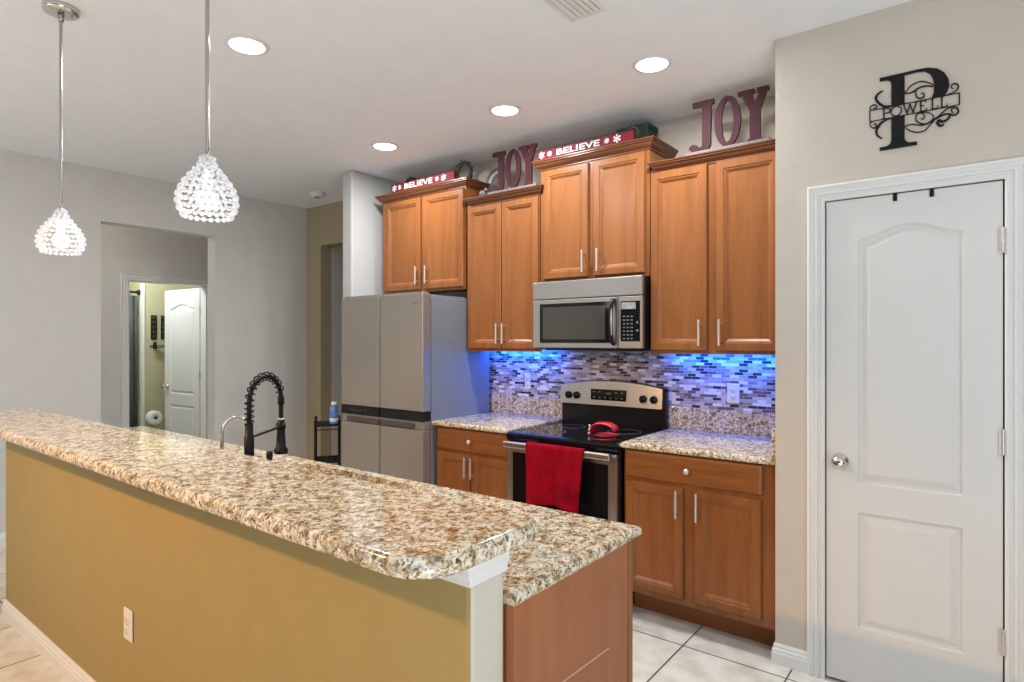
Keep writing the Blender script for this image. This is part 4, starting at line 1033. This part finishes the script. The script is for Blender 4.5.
# things behind them
def wreath(xc, yc, zc, R, r, m, label, name='wreath'):
    mb = MB(); rnd = random.Random(int(abs(xc) * 100))
    pts = [(xc + R * math.cos(a * PI / 16), yc, zc + R * math.sin(a * PI / 16)) for a in range(33)]
    mb.tube(pts, r * 0.7, 8)
    for k in range(150):
        a = rnd.random() * 2 * PI; q = rnd.uniform(-1, 1) * r * 0.6
        p = Vector((xc + (R + q) * math.cos(a), yc + rnd.uniform(-1, 1) * r * 0.6, zc + (R + q) * math.sin(a)))
        d = Vector((math.cos(a + rnd.uniform(0.6, 1.8)), rnd.uniform(-0.6, 0.6), math.sin(a + rnd.uniform(0.6, 1.8)))) * r * 1.3
        mb.tube([p, p + d * 0.5, p + d], [0.0035, 0.0045, 0.0008], 5)
    zs = min(v[2] for v in mb.v); mb.v = [(x, y, z - zs + zc - R - r) for x, y, z in mb.v]
    o = mb.build(name, m); return tag(o, label, 'wreath')
wreath(-3.62, 3.36, 2.672, 0.058, 0.020, M['green_dark'], 'small dark green wreath behind the left end of the refrigerator cabinet sign')
wreath(-3.05, 3.36, 2.683, 0.068, 0.021, M['wreath'], 'grey green twig wreath at the right end of the refrigerator cabinet top')
# pine pieces lying behind the first BELIEVE block
mb = MB(); rnd = random.Random(3)
for k in range(130):
    x = rnd.uniform(-3.55, -3.16); p = Vector((x, 3.30 + rnd.uniform(-0.03, 0.03), 2.594 + rnd.uniform(0, 0.05)))
    mb.tube([p, p + Vector((rnd.uniform(-0.03, 0.03), rnd.uniform(-0.02, 0.02), rnd.uniform(0.0, 0.05)))], [0.003, 0.001], 4)
mb.tube([(-3.55, 3.30, 2.61), (-3.16, 3.30, 2.61)], 0.014, 8)
tag(mb.build('pine_garland', M['green_dark']), 'dark green garland lying behind the block above the refrigerator', 'garland')
# plate on a stand on the JOY cabinet's left
t = thing('decorative_plate', 'taupe round plate standing upright left of the smaller JOY sign', 'plate', (-2.77, 3.43, 2.4385))
mb = MB().lathe([(0.0, 0.012), (0.06, 0.010), (0.075, 0.0), (0.128, -0.012), (0.130, -0.009), (0.078, 0.006), (0.0, 0.018)], (-2.77, 3.44, 2.575), 'Y', 40)
part(mb, 'plate', M['plate'], t)
part(MB().box(-2.83, -2.71, 3.40, 3.46, 2.4385, 2.446).tube([(-2.81, 3.405, 2.446), (-2.81, 3.41, 2.47)], 0.004, 6).tube([(-2.73, 3.405, 2.446), (-2.73, 3.41, 2.47)], 0.004, 6), 'stand', M['black_metal'], t)
# small white ornament by the foot of the JOY
t = thing('ornament', 'small whitish ornament at the foot of the smaller JOY sign', 'ornament', (-2.735, 3.20, 2.4385))
part(MB().ball((-2.735, 3.205, 2.462), 0.022, 14, 10, (1.2, 0.8, 1)).ball((-2.705, 3.205, 2.482), 0.014, 12, 8).box(-2.765, -2.700, 3.19, 3.22, 2.4385, 2.4445), 'ornament_body', M['joy_base'], t)
# dark green box and ribbon behind the second block
t = thing('storage_box', 'dark green box behind the right end of the microwave cabinet sign', 'box', (-1.62, 3.38, 2.592))
part(MB().box(-1.765, -1.560, 3.33, 3.46, 2.592, 2.715), 'box_body', M['green_dark'], t, 0.004)
part(MB().box(-1.770, -1.555, 3.325, 3.465, 2.700, 2.732), 'lid', M['green_dark'], t, 0.004)
t = thing('ribbon_bow', 'red and cream ribbon bow lying behind the microwave cabinet sign', 'ribbon', (-1.80, 3.27, 2.592))
rnd = random.Random(11)
for k in range(9):
    xc = -1.95 + k * 0.040; R = rnd.uniform(0.024, 0.034); an = rnd.uniform(-0.6, 0.6)
    vs = []; fs = []
    for j in range(15):
        a = 2 * PI * j / 14
        for yy in (-0.014, 0.014):
            vs.append((xc + R * 1.25 * math.cos(a) * math.cos(an) - yy * math.sin(an), 3.275 + yy + 0.012 * math.sin(k * 2), 2.594 + R * 1.15 + R * 1.15 * math.sin(a) + 0.012 * (k % 3)))
    for j in range(14): fs.append((j * 2, j * 2 + 1, j * 2 + 3, j * 2 + 2))
    o = part(MB().add(vs, fs, True), 'ribbon_loop', M['plaid_red'] if k % 2 else M['joy_base'], t); sd = o.modifiers.new('s', 'SOLIDIFY'); sd.thickness = 0.0015

# =================================================================== monogram sign on the pantry wall
t = thing('monogram_sign', 'black metal letter P monogram with scrolls and a lettered ribbon above the pantry door', 'sign', (-0.22, YP - 0.01, 2.21))
ya, yb = YP - 0.0065, YP - 0.0015
up = [(-0.331, 2.511), (-0.200, 2.511), (-0.170, 2.509), (-0.140, 2.498), (-0.118, 2.478), (-0.104, 2.450), (-0.101, 2.425), (-0.106, 2.404), (-0.117, 2.3855), (-0.158, 2.3855), (-0.151, 2.405), (-0.149, 2.430), (-0.152, 2.458), (-0.162, 2.482), (-0.180, 2.497), (-0.205, 2.501), (-0.246, 2.500), (-0.246, 2.3855), (-0.291, 2.3855), (-0.291, 2.478), (-0.296, 2.490), (-0.308, 2.496), (-0.331, 2.497)]
lowp = [(-0.291, 2.3425), (-0.246, 2.3425), (-0.246, 2.248), (-0.241, 2.236), (-0.230, 2.229), (-0.205, 2.228), (-0.205, 2.215), (-0.331, 2.215), (-0.331, 2.228), (-0.307, 2.229), (-0.296, 2.236), (-0.291, 2.248)]
part(MB().prism_xz(up, ya, yb), 'letter_top', M['black_metal'], t)
part(MB().prism_xz(lowp, ya, yb), 'letter_stem', M['black_metal'], t)
mb = MB(); ym = (ya + yb) / 2
rib = [(-0.366, 2.3865), (-0.070, 2.3865), (-0.070, 2.3415), (-0.366, 2.3415)]
for i in range(4):
    a, b = rib[i], rib[(i + 1) % 4]; mb.bar((a[0], ym, a[1]), (b[0], ym, b[1]), 0.004, 0.0028)
part(mb, 'ribbon_frame', M['black_metal'], t)
S_ = dict(
 a=[(-0.32, 2.457), (-0.337, 2.449), (-0.345, 2.432), (-0.334, 2.41), (-0.315, 2.393), (-0.291, 2.389)],
 b=[(-0.350, 2.387), (-0.363, 2.390), (-0.365, 2.401), (-0.353, 2.408), (-0.342, 2.400), (-0.346, 2.391), (-0.355, 2.395)],
 c=[(-0.350, 2.341), (-0.365, 2.336), (-0.363, 2.322), (-0.353, 2.312), (-0.343, 2.318), (-0.346, 2.329), (-0.354, 2.328)],
 d=[(-0.323, 2.263), (-0.339, 2.279), (-0.343, 2.299), (-0.334, 2.319), (-0.32, 2.332), (-0.293, 2.340)],
 e=[(-0.246, 2.426), (-0.226, 2.452), (-0.195, 2.462), (-0.17, 2.452), (-0.151, 2.437)],
 f=[(-0.246, 2.426), (-0.221, 2.426), (-0.198, 2.438), (-0.175, 2.439), (-0.151, 2.431)],
 g=[(-0.19, 2.438), (-0.205, 2.434), (-0.209, 2.419), (-0.203, 2.4), (-0.19, 2.395), (-0.181, 2.402), (-0.184, 2.414), (-0.193, 2.413)],
 h=[(-0.113, 2.388), (-0.092, 2.392), (-0.077, 2.4), (-0.073, 2.412), (-0.081, 2.425), (-0.092, 2.424), (-0.095, 2.414), (-0.088, 2.406)],
 i=[(-0.246, 2.297), (-0.221, 2.299), (-0.19, 2.289), (-0.165, 2.293), (-0.14, 2.306), (-0.111, 2.315), (-0.085, 2.305), (-0.073, 2.316), (-0.079, 2.332), (-0.091, 2.333), (-0.095, 2.323), (-0.088, 2.315)],
 j=[(-0.19, 2.338), (-0.165, 2.332), (-0.151, 2.314), (-0.16, 2.298), (-0.18, 2.292), (-0.201, 2.303), (-0.209, 2.321), (-0.203, 2.336), (-0.189, 2.337), (-0.18, 2.322), (-0.186, 2.311), (-0.193, 2.318)],
 k=[(-0.246, 2.297), (-0.231, 2.278), (-0.205, 2.264), (-0.18, 2.266), (-0.165, 2.281), (-0.150, 2.296)],
 l=[(-0.165, 2.293), (-0.133, 2.314), (-0.109, 2.334), (-0.087, 2.340)],
 m=[(-0.097, 2.310), (-0.106, 2.295), (-0.121, 2.288), (-0.134, 2.295), (-0.138, 2.284), (-0.128, 2.273), (-0.118, 2.277)])
def smooth_poly(pts, sub=5):
    out = []; n = len(pts)
    for i in range(n - 1):
        p0 = pts[max(0, i - 1)]; p1_ = pts[i]; p2_ = pts[i + 1]; p3 = pts[min(n - 1, i + 2)]
        for k in range(sub):
            s = k / sub
            out.append(tuple(0.5 * ((2 * p1_[q]) + (-p0[q] + p2_[q]) * s + (2 * p0[q] - 5 * p1_[q] + 4 * p2_[q] - p3[q]) * s * s + (-p0[q] + 3 * p1_[q] - 3 * p2_[q] + p3[q]) * s ** 3) for q in (0, 1)))
    out.append(pts[-1]); return out
def stroke(mb, pts, w, y0, y1, taper=True):
    sp = smooth_poly(pts); n = len(sp); A = []; B = []
    for i, (x, z) in enumerate(sp):
        a = sp[max(0, i - 1)]; b = sp[min(n - 1, i + 1)]; dx, dz = b[0] - a[0], b[1] - a[1]; l = math.hypot(dx, dz) or 1
        ww = w * (0.45 + 0.55 * math.sin(PI * (i + 0.5) / n)) if taper else w
        A.append((x - dz / l * ww, z + dx / l * ww)); B.append((x + dz / l * ww, z - dx / l * ww))
    lp = [[(a[0], y0, a[1]), (b[0], y0, b[1]), (b[0], y1, b[1]), (a[0], y1, a[1])] for a, b in zip(A, B)]
    mb.rings(lp, cap0=True, cap1=True)
wid = dict(a=0.0045, d=0.0045, i=0.0028, l=0.0020, m=0.0050, g=0.0022, f=0.0028, h=0.0022)
for k_, pts in S_.items():
    mb = MB(); stroke(mb, pts, wid.get(k_, 0.0020), ya + 0.0003 * (ord(k_) % 3), yb)
    part(mb, 'scroll', M['black_metal'], t)
# the name in slab strokes: each letter on a 0..1 box
LET = {'P': [[(0.18, 0), (0.18, 1)], [(0, 0), (0.4, 0)], [(0, 1), (0.5, 1)], 'bowl'],
       'W': [[(0.02, 1), (0.28, 0)], [(0.28, 0), (0.50, 0.95)], [(0.50, 0.95), (0.74, 0)], [(0.74, 0), (1.0, 1)], [(-0.06, 1), (0.14, 1)], [(0.88, 1), (1.08, 1)]],
       'E': [[(0.2, 0), (0.2, 1)], [(0, 0), (0.85, 0)], [(0, 1), (0.8, 1)], [(0.2, 0.52), (0.62, 0.52)], [(0.85, 0), (0.88, 0.25)], [(0.8, 1), (0.82, 0.78)]],
       'L': [[(0.2, 0), (0.2, 1)], [(0, 0), (0.85, 0)], [(0, 1), (0.42, 1)], [(0.85, 0), (0.88, 0.28)]]}
lw = [('P', -0.322, 0.028), ('O', -0.292, 0.036), ('W', -0.250, 0.044), ('E', -0.198, 0.028), ('L', -0.160, 0.026), ('L', -0.130, 0.026)]
for idx, (ch, lx, wd_) in enumerate(lw):
    mb = MB(); z0_, h_ = 2.3445, 0.0390
    if ch == 'O':
        stroke(mb, [(lx + wd_ / 2 + wd_ / 2 * math.cos(a * PI / 8), z0_ + h_ / 2 + h_ / 2 * math.sin(a * PI / 8)) for a in range(17)], 0.0018, ya, yb, False)
    else:
        for q, s_ in enumerate(LET[ch]):
            if s_ == 'bowl': stroke(mb, [(lx + 0.4 * wd_, z0_ + h_), (lx + 0.85 * wd_, z0_ + 0.93 * h_), (lx + 0.98 * wd_, z0_ + 0.74 * h_), (lx + 0.80 * wd_, z0_ + 0.53 * h_), (lx + 0.20 * wd_, z0_ + 0.48 * h_)], 0.0015, ya, yb, False); continue
            (u0, v0), (u1, v1) = s_
            thick = 0.0040 if (abs(u1 - u0) < 0.3 and abs(v1 - v0) > 0.5) else 0.0022
            mb.bar((lx + u0 * wd_, ym - 0.0002 * q, z0_ + v0 * h_), (lx + u1 * wd_, ym - 0.0002 * q, z0_ + v1 * h_), 0.0042, thick)
    part(mb, 'letter_' + ch.lower(), M['black_metal'], t)

# =================================================================== wire cart with a bottle beside the refrigerator
t = thing('wire_cart', 'narrow black wire shelf cart beside the refrigerator', 'cart', (-4.23, 2.98, 0))
CP = Vector((-3.963, 2.93)); CW = Vector((-0.606, -0.85)); CD = Vector((-0.85, 0.606))
def cp(u, v): q = CP + CW * u + CD * v; return (q.x, q.y)
cwid, cdep = 0.172, 0.26
for (u, v) in ((0, 0), (cwid, 0), (0, cdep), (cwid, cdep)):
    x, y = cp(u, v)
    pst = part(MB().tube([(x, y, 0.03), (x, y, 0.815)], 0.0095, 10).lathe([(0.012, 0.815), (0.012, 0.828), (0.006, 0.832)], (x, y, 0), 'Z', 12), 'post', M['black_metal'], t)
    part(MB().lathe([(0.016, 0.0), (0.016, 0.018), (0.010, 0.035)], (x, y, 0), 'Z', 12), 'foot', M['black'], pst)
for z in (0.785, 0.50, 0.20):
    mb = MB()
    cs = [cp(0, 0), cp(cwid, 0), cp(cwid, cdep), cp(0, cdep)]
    for q in range(4):
        a, b = cs[q], cs[(q + 1) % 4]
        mb.tube([(a[0], a[1], z), (b[0], b[1], z)], 0.006, 8); mb.tube([(a[0], a[1], z - 0.03), (b[0], b[1], z - 0.03)], 0.004, 8)
    for k in range(10):
        a, b = cp(0, cdep * (k + 0.5) / 10), cp(cwid, cdep * (k + 0.5) / 10); mb.tube([(a[0], a[1], z), (b[0], b[1], z)], 0.0025, 6)
    a, b = cp(cwid / 2, 0), cp(cwid / 2, cdep); mb.tube([(a[0], a[1], z - 0.003), (b[0], b[1], z - 0.003)], 0.004, 6)
    part(mb, 'wire_shelf', M['black_metal'], t)
bx_, by_ = cp(0.038, 0.05)
t = thing('water_bottle', 'blue and white plastic bottle standing on the wire cart', 'bottle', (bx_, by_, 0.792))
part(MB().lathe([(0.030, 0.7925), (0.034, 0.80), (0.034, 0.86), (0.031, 0.875), (0.034, 0.89), (0.033, 0.925), (0.020, 0.940)], (bx_, by_, 0), 'Z', 20), 'bottle_body', M['blue_item'], t)
part(MB().lathe([(0.0205, 0.940), (0.024, 0.945), (0.024, 0.965), (0.0, 0.967)], (bx_, by_, 0), 'Z', 16), 'cap', M['paper'], t, label='white cap')
part(MB().lathe([(0.0345, 0.812), (0.0350, 0.815), (0.0350, 0.835), (0.0345, 0.838)], (bx_, by_, 0), 'Z', 24), 'label_band', M['paper'], t, label='white band')
